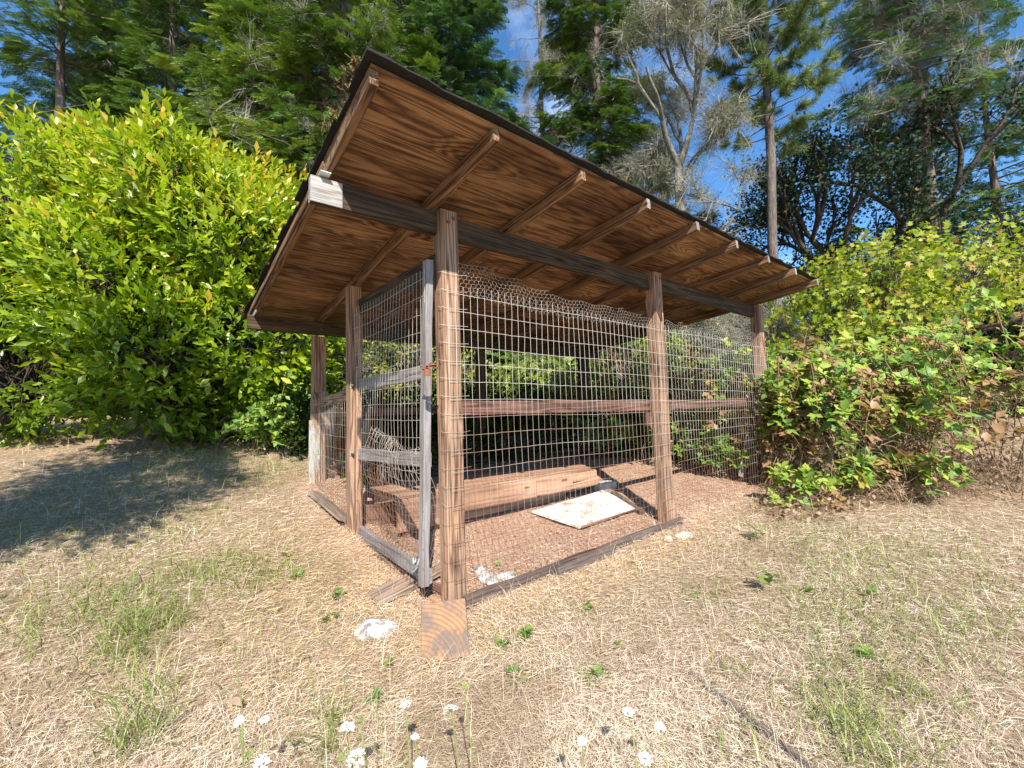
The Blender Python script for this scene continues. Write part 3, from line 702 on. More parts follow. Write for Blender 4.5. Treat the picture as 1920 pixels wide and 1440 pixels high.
# heap of bark on a pale block outside, by the left wall
hb = tag(empty('bark_heap', gz(.25, 2.95)), 'small heap of brown bark pieces piled behind the left wall mesh', 'bark heap')
for k in range(16):
    c = np.array([.18+random.uniform(0, .30), 2.75+random.uniform(-.12, .16), Gf(.2, 2.8)+.04+random.uniform(0, .12)]); d = norm([random.uniform(-1, 1), random.uniform(-1, 1), random.uniform(-.3, .3)])*.06
    board('bark_piece', c-d, c+d, .035, .015, W_RED, hb, rings=2, wob=.004)

# ------------------------------------------------------------------ leaf templates
def tmpl(pts, tris): return np.array(pts, float), np.array(tris)
LEAF = tmpl([(0, 0, 0), (-.13, .3, .02), (0, .3, -.03), (.13, .3, .02), (-.17, .62, .0), (0, .62, -.045), (.17, .62, .0), (0, 1, -.12)],
            [(0, 2, 1), (0, 3, 2), (1, 2, 5), (1, 5, 4), (2, 3, 6), (2, 6, 5), (4, 5, 7), (5, 6, 7)])
OVAL = tmpl([(0, 0, 0), (-.3, .35, .05), (0, .35, -.03), (.3, .35, .05), (-.27, .7, .02), (0, .7, -.05), (.27, .7, .02), (0, 1, -.1)], LEAF[1])
LEAF4 = tmpl([(0, 0, 0), (-.17, .5, .01), (0, .5, -.04), (.17, .5, .01), (0, 1, -.12)], [(0, 2, 1), (0, 3, 2), (1, 2, 4), (2, 3, 4)])
OVAL4 = tmpl([(0, 0, 0), (-.3, .48, .04), (0, .5, -.05), (.3, .48, .04), (0, 1, -.1)], LEAF4[1])
LOBED = tmpl([(0, 0, 0), (-.42, .2, .03), (-.2, .42, 0), (-.5, .68, -.03), (-.14, .66, 0), (0, 1, -.08), (.14, .66, 0), (.5, .68, -.03), (.2, .42, 0), (.42, .2, .03)],
             [(0, 2, 1), (2, 4, 3), (0, 4, 2), (4, 6, 5), (0, 6, 4), (6, 8, 7), (0, 8, 6), (0, 9, 8)])
SMALL = tmpl([(0, 0, 0), (-.25, .5, .04), (.25, .5, .04), (0, 1, -.05)], [(0, 2, 1), (1, 2, 3)])
def frond():
    V = []; F = []
    def dia(p, d, L, wd, z):
        d = np.array(d)/np.linalg.norm(d); s = np.array([-d[1], d[0]]); b = len(V); p = np.array(p)
        for q, zz in ((p, z), (p+d*L*.5-s*wd, z-.01), (p+d*L, z-.05), (p+d*L*.5+s*wd, z-.01)): V.append((q[0], q[1], zz))
        F.append((b, b+1, b+2, b+3))
    for i in range(5):
        y = .04+i*.18; L = .40*(1-i*.13)
        for s in (-1, 1): dia((0, y), (s*.75, .7), L, .045, -.1*y*y)
    dia((0, .62), (0, 1), .38, .05, -.06)
    dia((0, 0), (0, 1), .7, .02, 0)
    return np.array(V, float), np.array(F)
FROND = frond()
def bough():
    rb_ = np.random.default_rng(5); V = []; F = []
    def dia(p, d, L, wd):
        d = norm(np.array(d)); s = norm(np.cross(d, [0, 0, 1])+rb_.normal(0, .35, 3)); b = len(V)
        for q in (p, p+d*L*.45-s*wd, p+d*L+np.array([0, 0, -.04*L]), p+d*L*.45+s*wd): V.append(tuple(q))
        F.append((b, b+1, b+2, b+3))
    for i in range(9):
        y = .03+i*.105; L = .42*(1-(i/9.5))**.7*rb_.uniform(.85, 1.1); z = -.12*y*y
        for s in (-1, 1):
            d = norm(np.array([s*.8, .65, rb_.uniform(-.12, .15)])); p0 = np.array([0, y, z])
            dia(p0, d, L, .014)
            m = max(2, int(L/.075))
            for k in range(m):
                q = p0+d*L*(k+.6)/(m+.4)
                for e in (-1, 1):
                    dd = norm(d+e*np.array([-d[1], d[0], 0])*.9+np.array([0, 0, rb_.uniform(-.1, .25)])); dia(q, dd, .10*rb_.uniform(.8, 1.15), .022)
    dia(np.array([0, 0, 0]), (0, 1, -.1), 1.0, .012); dia(np.array([0, .85, -.1]), (0, 1, -.05), .2, .03)
    return np.array(V, float), np.array(F)
BOUGH = bough()
def euler_of(Y, up):
    Y = norm(Y); X = norm(np.cross(Y, up)+1e-6); Z = np.cross(X, Y)
    # matrix columns X,Y,Z -> XYZ euler (R = Rz Ry Rx)
    ry = np.arcsin(np.clip(-X[:, 2], -1, 1)); rx = np.arctan2(Y[:, 2], Z[:, 2]); rz = np.arctan2(X[:, 1], X[:, 0])
    return np.stack([rx, ry, rz], 1)
_ng = None
def scatter_group():
    global _ng
    if _ng: return _ng
    g = bpy.data.node_groups.new('scatter_boughs', 'GeometryNodeTree')
    g.interface.new_socket('Geometry', in_out='INPUT', socket_type='NodeSocketGeometry'); g.interface.new_socket('Geometry', in_out='OUTPUT', socket_type='NodeSocketGeometry')
    n = g.nodes.new; L = g.links.new
    gi, go = n('NodeGroupInput'), n('NodeGroupOutput'); sep = n('GeometryNodeSeparateGeometry'); sep.domain = 'POINT'
    def at_(nm, t):
        a = n('GeometryNodeInputNamedAttribute'); a.data_type = t; a.inputs['Name'].default_value = nm; return a.outputs['Attribute']
    L(gi.outputs[0], sep.inputs[0]); L(at_('spot', 'BOOLEAN'), sep.inputs['Selection'])
    ip = n('GeometryNodeInstanceOnPoints'); L(sep.outputs['Selection'], ip.inputs['Points']); L(sep.outputs['Inverted'], ip.inputs['Instance'])
    L(at_('rot', 'FLOAT_VECTOR'), ip.inputs['Rotation']); L(at_('size', 'FLOAT'), ip.inputs['Scale']); L(ip.outputs[0], go.inputs[0])
    _ng = g; return g
def scatter(name, tm, O, Y, up, S, T, mat, parent):
    """one stuff part: its own mesh carries the sprig and the points it grows at"""
    nt_ = len(tm[0]); V = np.vstack([tm[0], O]); me = np_mesh(name, V, tm[1], mat, tint=np.zeros(len(V)))
    sp = np.zeros(len(V), bool); sp[nt_:] = True; a = me.attributes.new('spot', 'BOOLEAN', 'POINT'); a.data.foreach_set('value', sp)
    r = np.zeros((len(V), 3), np.float32); r[nt_:] = euler_of(Y, np.broadcast_to(up, Y.shape)); a = me.attributes.new('rot', 'FLOAT_VECTOR', 'POINT'); a.data.foreach_set('vector', r.ravel())
    z = np.ones(len(V), np.float32); z[nt_:] = S; a = me.attributes.new('size', 'FLOAT', 'POINT'); a.data.foreach_set('value', z)
    z = np.zeros(len(V), np.float32); z[nt_:] = T; a = me.attributes.new('tint_i', 'FLOAT', 'POINT'); a.data.foreach_set('value', z)
    o = bpy.data.objects.new(name, me); link(o, parent); m = o.modifiers.new('scatter', 'NODES'); m.node_group = scatter_group(); o['kind'] = 'stuff'
    return o

def leaves_obj(parent, tm, O, Y, up, S, T, mat, name_part='leaf', stuff='foliage', keep=300, smooth=False):
    """the `keep` leaves that show largest become parts of their own, the rest is one 'stuff' part"""
    O = np.asarray(O); up = np.broadcast_to(np.asarray(up, float), O.shape); off = np.array(parent.location)
    Sa = S if np.ndim(S) == 1 else S[:, 1]
    order = np.argsort(np.linalg.norm(O-CAM, axis=1)/Sa)
    idx = order[:keep]; rest = order[keep:]
    if keep:
        variants = []
        for t in np.linspace(0, 1, 12):
            variants.append(np_mesh(name_part, tm[0], tm[1], mat, tint=np.full(len(tm[0]), t), smooth=smooth))
        for i in idx:
            y = norm(Y[i]); x = np.cross(y, up[i]); x = norm(x) if np.linalg.norm(x) > 1e-4 else np.array([1., 0, 0]); z = np.cross(x, y)
            s = S[i]; s3 = (s, s, s) if np.ndim(s) == 0 else s
            o = bpy.data.objects.new(name_part, variants[int(round(float(np.clip(T[i], 0, 1))*11))]); COL.objects.link(o); o.parent = parent
            o.matrix_basis = Matrix([[float(x[k]*s3[0]), float(y[k]*s3[1]), float(z[k]*s3[2]), float(O[i][k]-off[k])] for k in range(3)]+[[0, 0, 0, 1]])
    tm = LEAF4 if tm is LEAF else OVAL4 if tm is OVAL else tm
    V, F, TT = place(tm[0], tm[1], O[rest], np.asarray(Y)[rest], up[rest], np.asarray(S)[rest], np.asarray(T)[rest])
    o = np_obj(stuff, V-off, F, mat, parent, tint=TT, smooth=smooth); o['kind'] = 'stuff'; return o

def stems_obj(parent, A0, B0, ra, rb, mat, name='branches', n=4):
    V, F = segs_tubes(A0, B0, ra, rb, n)
    return tag(np_obj(name, V-np.array(parent.location), F, mat, parent, smooth=True), kind='stuff')

# ------------------------------------------------------------------ broad-leaved shrubs
def blob_shrub(name, label, cat, blobs, nshoots, tm, leaf, mat, stem_mat, per=7, keep=0, base=None, group=None, tint=(.5, .2), shell=(.72, 1.03), rosette=.9, low_shade_yellow_top=0., upw=.35, lean_sun=0., seed=1, wl=1.0, zmin=None, allow=False):
    rg = np.random.default_rng(seed)
    blobs = [(np.array(c, float), np.array(r, float)) for c, r in blobs]
    if base is None: base = (blobs[0][0][0], blobs[0][0][1])
    root = tag(empty(name, gz(base[0], base[1])), label, cat, group)
    wts = np.array([r[0]*r[1]+r[1]*r[2]+r[0]*r[2] for c, r in blobs]); wts /= wts.sum()
    O = []; D = []
    for (c, r), wt in zip(blobs, wts):
        n = int(nshoots*wt); d = norm(rg.normal(0, 1, (n, 3)))
        k = rg.uniform(shell[0], shell[1], n)[:, None]*(1+.16*np.sin(d[:, :1]*7+d[:, 2:3]*5+c[0])+.12*np.sin(d[:, 1:2]*11+d[:, 2:3]*9+c[1]))
        O.append(c+d*r*k); D.append(norm(norm(d/r)+np.array([0, 0, upw])+rg.normal(0, .35, (n, 3))))
    O = np.vstack(O); D = np.vstack(D)
    ok = O[:, 2] > G(O[:, 0], O[:, 1])+.05
    if not allow: ok &= ~((O[:, 0] > -.35) & (O[:, 0] < 4.6) & (O[:, 1] > -.3) & (O[:, 1] < 3.05))
    else: ok &= (np.abs(O[:, 1]-2.72) > .12) & (O[:, 0] > .15)
    if zmin is not None: ok &= O[:, 2] > zmin
    # drop shoots buried deep in another blob
    for (c, r) in blobs:
        ok &= ~(np.sum(((O-c)/(r*.62))**2, 1) < 1)
    O, D = O[ok], D[ok]; n = len(O)
    # leaves in a rosette on each shoot
    a = rg.uniform(0, 6.28, n)[:, None]+np.arange(per)[None]*2.4+rg.normal(0, .2, (n, per))
    h = np.where(np.abs(D[:, 2:3]) > .9, [[1., 0, 0]], [[0, 0, 1.]]); X = norm(np.cross(D, h)); Yv = np.cross(D, X)
    rad = X[:, None]*np.cos(a)[..., None]+Yv[:, None]*np.sin(a)[..., None]
    f = np.arange(per)/max(1, per-1)
    ang = rosette*(1.15-.75*f)[None, :, None]+rg.normal(0, .12, (n, per, 1))
    Yd = D[:, None]*np.cos(ang)+rad*np.sin(ang)
    sl = leaf*2.2*f[None, :, None]
    LO = O[:, None]+D[:, None]*(sl-leaf*1.2)+rad*.004
    up = D[:, None]*np.sin(ang)-rad*np.cos(ang)+np.array([0, 0, .25])
    Sz = leaf*rg.uniform(.65, 1.15, (n, per)); base_t = rg.normal(tint[0], tint[1], (n, 1))
    hgt = (O[:, 2:3]-O[:, 2].min())/(np.ptp(O[:, 2])+1e-6)
    T = base_t+low_shade_yellow_top*(hgt-.5)+.10*(f[None]-.3)+rg.normal(0, .07, (n, per))  # shade low in the laurels is put into a darker leaf tint
    leaves_obj(root, tm, LO.reshape(-1, 3), Yd.reshape(-1, 3), up.reshape(-1, 3), np.stack([Sz.ravel()*wl, Sz.ravel(), Sz.ravel()], 1), np.clip(T.ravel(), 0, 1), mat, keep=keep)
    # stems from the base out to the shoots
    pick = rg.choice(n, min(n, max(40, n//4)), replace=False); b = np.array([base[0], base[1], Gf(*base)+.02])
    A0 = []; B0 = []; ra = []; rb = []
    cs = np.array([c for c, r in blobs])
    for i in pick:
        tgt = O[i]; c = cs[np.argmin(np.linalg.norm(cs-tgt, axis=1))]
        m1 = b+(c-b)*.6+rg.normal(0, .12, 3); m2 = c+(tgt-c)*.45+rg.normal(0, .08, 3)
        if i % 3 == 0:
            q = b+rg.normal(0, .06, 3)*np.array([1, 1, 0]); A0.append(q); B0.append(m1); ra.append(.025); rb.append(.014)
        A0 += [m1, m2]; B0 += [m2, tgt]; ra += [.012, .007]; rb += [.007, .003]
    stems_obj(root, A0, B0, ra, rb, stem_mat)
    return root

def sph(px, py, d, r): return (at(px, py, d), (r, r, r) if np.ndim(r) == 0 else r)
# the big laurel on the left
blob_shrub('laurel_shrub', 'huge yellow-green laurel with glossy leaves filling the left side beside the pen', 'shrub',
    [sph(330, 385, 6.0, (.95, .9, 1.0)), sph(250, 540, 5.9, (1.1, .9, 1.2)), sph(440, 470, 6.1, (1.0, .9, 1.05)), sph(330, 680, 5.7, (1.1, .75, .95)),
     sph(490, 640, 6.1, (1.0, .8, 1.0)), sph(545, 780, 6.5, (.8, .7, .6)), sph(205, 370, 6.5, (.9, .9, .95)), sph(480, 430, 6.9, (.8, .8, .95))],
    5600, LEAF, .145, L_LAUREL, BARKD, per=8, keep=300, base=(-1.0, 5.4), tint=(.53, .17), low_shade_yellow_top=.5, seed=3, wl=1.25, upw=.55)
blob_shrub('laurel_shrub', 'second laurel at the far left edge behind the shaded grass', 'shrub',
    [sph(60, 420, 6.2, (1.1, 1, 1.3)), sph(60, 700, 5.9, (1.1, .9, 1.0)), sph(-60, 560, 6.0, (1, 1, 1.2))],
    2000, LEAF, .135, L_LAUREL, BARKD, per=7, keep=0, base=tuple(at(40, 800, 6.2)[:2]), tint=(.42, .17), low_shade_yellow_top=.4, seed=4, wl=1.15)
blob_shrub('yellow_shrub', 'loose yellow-green shrub seen through the gate behind the pen', 'shrub',
    [sph(660, 700, 7.2, (.8, .6, .9)), sph(780, 680, 7.4, (.8, .6, .9)), sph(860, 720, 7.6, (.5, .5, .7)), sph(740, 800, 7.0, (.9, .5, .5))],
    1500, LEAF, .085, L_SHRUB, BARKL, per=6, keep=300, base=tuple(at(760, 760, 7.3)[:2]), tint=(.62, .2), seed=5, wl=1.2)
blob_shrub('dark_shrub', 'leafy undergrowth coloured dark for the shade behind the low back rail of pen', 'shrub',
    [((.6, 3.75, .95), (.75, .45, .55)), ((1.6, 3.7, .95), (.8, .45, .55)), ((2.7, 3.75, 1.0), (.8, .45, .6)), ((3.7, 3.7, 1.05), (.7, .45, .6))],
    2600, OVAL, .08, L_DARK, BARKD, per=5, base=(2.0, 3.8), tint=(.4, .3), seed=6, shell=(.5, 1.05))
blob_shrub('creeping_undergrowth', 'low leaves coloured dark for the shade, creeping over the pen floor under the back rail', 'ground plants',  # added to darken the pen floor where it lies in shade
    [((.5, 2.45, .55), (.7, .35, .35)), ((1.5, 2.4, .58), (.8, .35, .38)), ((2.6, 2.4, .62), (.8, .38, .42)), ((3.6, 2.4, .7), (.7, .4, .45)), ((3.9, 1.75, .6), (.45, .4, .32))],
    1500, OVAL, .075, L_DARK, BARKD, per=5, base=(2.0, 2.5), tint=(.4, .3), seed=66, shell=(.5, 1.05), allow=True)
blob_shrub('speckled_shrub', 'shrub with small yellow and green leaves behind the middle post', 'shrub',
    [sph(1170, 690, 7.6, (.7, .6, .8)), sph(1250, 720, 7.2, (.8, .6, .8)), sph(1150, 780, 7.8, (.7, .6, .5))],
    1500, OVAL, .055, L_SHRUB, BARKL, per=6, keep=0, base=tuple(at(1200, 760, 7.4)[:2]), tint=(.6, .25), seed=7)
blob_shrub('young_fir_bush', 'bright green feathery young fir seen through mesh behind the pen', 'fir sapling',
    [sph(1000, 700, 8.6, (.9, .7, .8)), sph(960, 760, 8.4, (.8, .7, .5)), sph(1070, 720, 9.0, (.7, .7, .7))],
    900, (FROND[0], FROND[1]), .20, L_FIR, BARK, per=4, base=tuple(at(1000, 760, 8.7)[:2]), tint=(.72, .15), seed=8, upw=.1, rosette=1.2)

# maple on the right
blob_shrub('vine_maple', 'bright yellow-green maple with layered leaves above the brambles at right', 'tree',
    [sph(1560, 560, 7.6, (.65, .7, .35)), sph(1640, 500, 7.4, (.6, .7, .35)), sph(1690, 600, 7.2, (.9, .7, .45)), sph(1550, 640, 7.4, (.6, .6, .3)), sph(1800, 520, 7.4, (.9, .8, .6)), sph(1640, 660, 7.2, (.9, .6, .3))],
    2100, LOBED, .1, L_MAPLE, BARKL, per=4, keep=300, base=tuple(at(1660, 720, 7.4)[:2]), tint=(.6, .22), seed=9, upw=.2, rosette=1.3, shell=(.5, 1.5))

# ------------------------------------------------------------------ brambles
def brambles(label, centers, ncane, seed, keep, leaf=.075, tint=(.42, .2), deadf=.12, name='bramble_thicket', nfill=1.0):
    rg = np.random.default_rng(seed); cs = [np.array(c) for c, r, h in centers]; c0 = cs[0]
    root = tag(empty(name, gz(c0[0], c0[1])), label, 'brambles')
    A0 = []; B0 = []; O = []; D = []; dead = []
    for _ in range(ncane):
        i = rg.integers(len(centers)); c, r, h = centers[i]
        st = np.array([c[0]+rg.normal(0, r*.35), c[1]+rg.normal(0, r*.35), 0]); st[2] = Gf(st[0], st[1])
        az = rg.uniform(0, 6.28); reach = rg.uniform(.5, 1.15)*r; hh = h*rg.uniform(.6, 1.1); n = 9; P = []
        for k in range(n):
            t = k/(n-1); rr = reach*t; z = hh*(math.sin(min(1, t*1.15)*math.pi*.75)/.98)
            P.append(np.array([st[0]+math.cos(az)*rr, st[1]+math.sin(az)*rr, max(st[2]+.03, st[2]+z)])+rg.normal(0, .03, 3))
        isd = rg.random() < deadf*2
        for k in range(n-1): A0.append(P[k]); B0.append(P[k+1])
        for k in range(2, n):
            for q in range(3 if not isd else 2):
                t = rg.random(); p = P[k-1]*(1-t)+P[k]*t; tg = norm(P[k]-P[k-1])
                O.append(p); D.append(norm(norm(rg.normal(0, 1, 3))+np.array([0, 0, .3])+.2*tg)); dead.append(isd)
    O = np.array(O); D = np.array(D); dead = np.array(dead)
    # each leaf: three to five leaflets in a fan
    LO = []; LY = []; UP = []; S = []; T = []
    nlf = len(O); pet = rg.uniform(.03, .08, nlf)[:, None]; tip = O+D*pet
    upv = norm(np.array([0, 0, 1.])+rg.normal(0, .35, (nlf, 3))+np.array([-.25, -.45, 0]))
    side = norm(np.cross(D, upv)); bt = rg.normal(tint[0], tint[1], nlf); sz = leaf*rg.uniform(.7, 1.2, nlf)
    for ang, sc in ((0, 1.), (1.25, .85), (-1.25, .85), (2.2, .6), (-2.2, .6)):
        m = np.ones(nlf, bool) if sc > .7 else rg.random(nlf) < .45
        y = D*math.cos(ang)+side*math.sin(ang); LO.append(tip[m]); LY.append(y[m]+rg.normal(0, .1, (m.sum(), 3))); UP.append(upv[m]); S.append(sz[m]*sc)
        T.append(np.where(dead[m], rg.uniform(.93, 1, m.sum()), np.clip(bt[m]+rg.normal(0, .05, m.sum()), 0, .88)))
    LO = np.vstack(LO); LY = np.vstack(LY); UP = np.vstack(UP); S = np.concatenate(S); T = np.concatenate(T)
    ins = ~((LO[:, 0] > .1) & (LO[:, 0] < 4.1) & (LO[:, 1] > -.02) & (LO[:, 1] < .12))
    LO, LY, UP, S, T = LO[ins], LY[ins], UP[ins], S[ins], T[ins]
    leaves_obj(root, OVAL, LO, LY, UP, S, T, L_BRAMB, keep=keep)
    n = len(A0); stems_obj(root, A0, B0, np.full(n, .0045), np.full(n, .004), BRAMCANE, 'canes')
    # withered leaves and stalks hanging inside
    m = int(ncane*10*nfill)
    ii = rg.integers(len(centers), size=m); cc = np.array([c for c, r, h in centers])[ii]; rr = np.array([r for c, r, h in centers])[ii]; hh = np.array([h for c, r, h in centers])[ii]
    a = rg.uniform(0, 6.28, m); q = np.sqrt(rg.random(m))*rr*.85; O = np.stack([cc[:, 0]+np.cos(a)*q, cc[:, 1]+np.sin(a)*q, np.zeros(m)], 1)
    O[:, 2] = G(O[:, 0], O[:, 1])+rg.random(m)*hh*.75*(1-.5*(q/rr)**2)
    V, F, TT = place(OVAL[0], OVAL[1], O, rg.normal(0, 1, (m, 3))+[0, 0, -.5], norm(rg.normal(0, 1, (m, 3))), rg.uniform(.02, .06, m), rg.random(m))
    np_obj('withered_leaves', V-np.array(root.location), F, L_DEAD, root, tint=TT)['kind'] = 'stuff'
    # matted dry grass and stalks caught in the thicket
    m = int(ncane*16*nfill); ii = rg.integers(len(centers), size=m); cc = np.array([c for c, r, h in centers])[ii]; rr = np.array([r for c, r, h in centers])[ii]; hh = np.array([h for c, r, h in centers])[ii]
    a = rg.uniform(0, 6.28, m); q = np.sqrt(rg.random(m))*rr*1.0; O = np.stack([cc[:, 0]+np.cos(a)*q, cc[:, 1]+np.sin(a)*q, np.zeros(m)], 1)
    O[:, 2] = G(O[:, 0], O[:, 1])+rg.random(m)**1.8*hh*.6; d = norm(rg.normal(0, 1, (m, 3))*[1, 1, .5]+[0, 0, -.3]); L = rg.uniform(.08, .3, m)[:, None]
    P = np.stack([O, O+d*L*.5+[0, 0, .01], O+d*L-np.array([0, 0, .25])*L], 1); ok = ~inside_pen(P[:, 2, 0], P[:, 2, 1]) & ~inside_pen(O[:, 0], O[:, 1]); P = P[ok]; m = len(P)
    W = norm(rg.normal(0, 1, (m, 3)))[:, None]*.0022*np.array([1, 1, .3])[None, :, None]; V, F = ribbons(P, W)
    np_obj('dry_thatch', V-np.array(root.location), F, L_DEAD, root, tint=np.repeat(rg.uniform(.2, 1, m), 6))['kind'] = 'stuff'
    return root
def inside_pen(x, y): return (x > -.02) & (x < 4.3) & (y > -.02) & (y < 2.8)
BRAMCANE = simple('bramble_cane', [(.3, (.16, .07, .05)), (.7, (.30, .19, .11))], (20, 20, 20))
brambles('tall tangle of brambles climbing the far right post and sunlit at right', [((4.75, -.15), .8, 1.5), ((5.4, -.9), 1.0, 1.75), ((4.9, -.7), .9, 1.2), ((4.35, -.5), .5, 1.35), ((4.15, -.25), .3, 1.0), ((4.5, -.9), .4, .4), ((5.9, -1.9), 1.2, 1.8), ((4.4, .2), .5, 1.3)], 280, 31, 300, leaf=.098, tint=(.52, .2), deadf=.2, nfill=3.6)
brambles('bramble bank behind the right bay of mesh at the back of pen', [((4.9, 1.4), .9, 1.6), ((5.2, 2.6), 1.0, 1.7), ((4.4, 3.2), .8, 1.1), ((4.7, .7), .6, 1.0)], 170, 32, 120, leaf=.075, tint=(.4, .18))
brambles('young bramble shoots growing inside the pen under the right rail', [((3.9, 1.2), .6, .65), ((3.3, 1.9), .55, .55), ((4.0, .5), .35, .5)], 42, 33, 120, leaf=.075, tint=(.35, .1), deadf=.02, nfill=.25)
brambles('low bramble runner spreading onto the straw right of the pen', [((3.75, -.62), .45, .3), ((3.3, -.55), .4, .13)], 7, 34, 50, leaf=.08, tint=(.6, .12), deadf=.1, nfill=6)
brambles('few pale bramble sprigs at the foot of the laurel by left wall', [((.1, 4.2), .5, .8), ((-.3, 4.3), .4, .5)], 16, 35, 40, leaf=.09, tint=(.5, .1), deadf=.02, nfill=.2)

# ------------------------------------------------------------------ conifers
def conifer(name, label, px, depth, h, r0, zc, leafm, bark=BARK, nb=150, fl=.5, tint=(.45, .2), droop=.25, dens=1.0, seed=1, tr=.22, group=None, lean=(0, 0), cat='fir tree', shape=.9, zmax=None, lich=0, azr=None):
    rg = np.random.default_rng(seed); b = at(px, 720, depth); bx_, by_ = b[0], b[1]; bz = Gf(bx_, by_)-.1
    root = tag(empty(name, (bx_, by_, bz)), label, cat, group)
    zs = np.linspace(0, h, 9); P = np.stack([lean[0]*zs+.06*np.sin(zs*.7+seed), lean[1]*zs+.06*np.cos(zs*.5), zs], 1)
    V, F = tube(P, tr*(1-zs/h*.93), 10, False); np_obj('trunk', V, F, bark, root, smooth=True)
    z = zc+(h-zc)*rg.random(nb)**1.25; z.sort()
    frac = (h-z)/(h-zc); L = r0*np.minimum(1, frac**shape*1.02+.05)*rg.uniform(.6, 1.12, nb)
    az = rg.uniform(0, 6.28, nb) if azr is None else rg.uniform(azr[0], azr[1], nb)
    A0 = []; B0 = []; ra = []; rb = []; FO = []; FY = []; FU = []; FS = []; FT = []
    for i in range(nb):
        d = np.array([math.cos(az[i]), math.sin(az[i]), 0]); s = np.array([-d[1], d[0], 0]); up0 = .30*(1-frac[i])*1.6-.12
        o = np.array([np.interp(z[i], zs, P[:, 0]), np.interp(z[i], zs, P[:, 1]), z[i]]); K = 6; pts = []
        for k in range(K+1):
            t = k/K; pts.append(o+d*L[i]*t+np.array([0, 0, L[i]*(up0*t-droop*t*t+.12*t**4)])+rg.normal(0, .02*L[i]*t, 3))
        pts = np.array(pts); A0 += list(pts[:-1]); B0 += list(pts[1:]); r_ = .012+.010*L[i]
        ra += list(r_*(1-np.arange(K)/K*.85)); rb += list(r_*(1-(np.arange(K)+1)/K*.85))
        bt = rg.normal(tint[0], tint[1]*.6); nf = int(max(5, L[i]/(.10/dens)))
        t = rg.uniform(.12, 1.0, nf)**.85; idx = np.minimum((t*K).astype(int), K-1); fr_ = t*K-idx
        q = pts[idx]*(1-fr_)[:, None]+pts[np.minimum(idx+1, K)]*fr_[:, None]
        sg = np.where(rg.random(nf) < .5, -1, 1)[:, None]; spread = ((1-t)*.55*L[i])[:, None]
        q = q+s*sg*spread*rg.random((nf, 1))+np.array([0, 0, -1])*rg.random((nf, 1))*.22*spread
        y = d*.75+s*sg*rg.uniform(.2, 1, (nf, 1))+np.array([0, 0, -.28])+rg.normal(0, .16, (nf, 3))
        FO.append(q); FY.append(y); FU.append(np.array([0, 0, 1])+rg.normal(0, .3, (nf, 3))+d*.25)
        FS.append(fl*rg.uniform(.65, 1.2, nf)); FT.append(bt+rg.normal(0, tint[1]*.6, nf)+.22*(t-.6))
    FO = np.vstack(FO); FY = np.vstack(FY); FU = np.vstack(FU); FS = np.concatenate(FS); FT = np.clip(np.concatenate(FT), 0, 1)
    scatter('crown', BOUGH, FO, FY, FU, FS, FT, leafm, root)
    V, F = segs_tubes(A0, B0, ra, rb, 4); tag(np_obj('branches', V, F, bark, root), kind='stuff')
    if lich:
        lichen_scatter(root, np.array(B0), lich//3, rg, .1)
        lichen_scatter(root, np.array(B0), lich//8, rg, .1, 'dead_twigs', L_TWIG, TWIGS, (.8, 1.6))
    return root
def sprig():
    r_ = np.random.default_rng(9); Vs = []; Fs = []; n = 0; P = []; W = []
    for i in range(46):
        p = r_.normal(0, .07, 3); d = norm(r_.normal(0, 1, 3)+[0, 0, -.25]); L = r_.uniform(.05, .16); e = r_.normal(0, .3, 3)*L
        P.append([p, p+d*L*.5+e*.6, p+d*L+e*.2-np.array([0, 0, .35*L])]); w = norm(r_.normal(0, 1, 3))*r_.uniform(.0025, .006); W.append([w*.7, w*.8, w*.2])
    V, F = ribbons(np.array(P), np.array(W)); return V, F
SPRIG = sprig()
def twigs():
    r_ = np.random.default_rng(19); P = []; W = []
    for i in range(16):
        p = np.zeros(3); d = norm(r_.normal(0, .75, 3)+[0, 1, 0]); L = r_.uniform(.25, .6); c = r_.normal(0, .35, 3)
        Q = [p, p+d*L*.35+c*L*.1, p+d*L*.7+c*L*.35, p+d*L+c*L*.7]; P.append(Q); w = norm(r_.normal(0, 1, 3))*.005; W.append([w, w*.8, w*.55, w*.25])
        for k in (1, 2):
            for _ in range(2):
                e = norm(d+r_.normal(0, .8, 3))*L*.35; q = Q[k]; P.append([q, q+e*.35+c*.02, q+e*.7+c*.03, q+e]); w2 = norm(r_.normal(0, 1, 3))*.0028; W.append([w2, w2*.8, w2*.5, w2*.3])
    return ribbons(np.array(P), np.array(W))
TWIGS = twigs()
def lichen_scatter(root, pts, n, rg, jit=.12, name='hanging_lichen', mat=None, tm=None, size=(.45, 1.05), tint=(.45, .28)):
    p = pts[rg.integers(len(pts), size=n)]+rg.normal(0, jit, (n, 3))
    return scatter(name, tm or SPRIG, p, rg.normal(0, 1, (n, 3)), np.array([0, 0, 1.]), rg.uniform(size[0], size[1], n), np.clip(rg.normal(tint[0], tint[1], n), 0, 1), mat or L_LICH, root)
def lichen(root, pts, n, rg, length=(.08, .35), wd=.006, mat=None, name='hanging_lichen'):
    p = pts[rg.integers(len(pts), size=n)]+rg.normal(0, .06, (n, 3)); L = rg.uniform(length[0], length[1], n)[:, None]
    e = rg.normal(0, .35, (n, 3)); P = np.stack([p, p+e*L*.5+np.array([0, 0, -.3])*L, p+e*L*.7+np.array([0, 0, -.75])*L, p+e*L*.5+np.array([0, 0, -1.2])*L], 1)
    W = norm(rg.normal(0, 1, (n, 3))*[1, 1, .2])*wd; W = W[:, None]*np.array([.5, 1.3, 1., .2])[None, :, None]
    V, F = ribbons(P, W); np_obj(name, V, F, mat or L_LICH, root, tint=np.repeat(rg.random(n), 8))['kind'] = 'stuff'

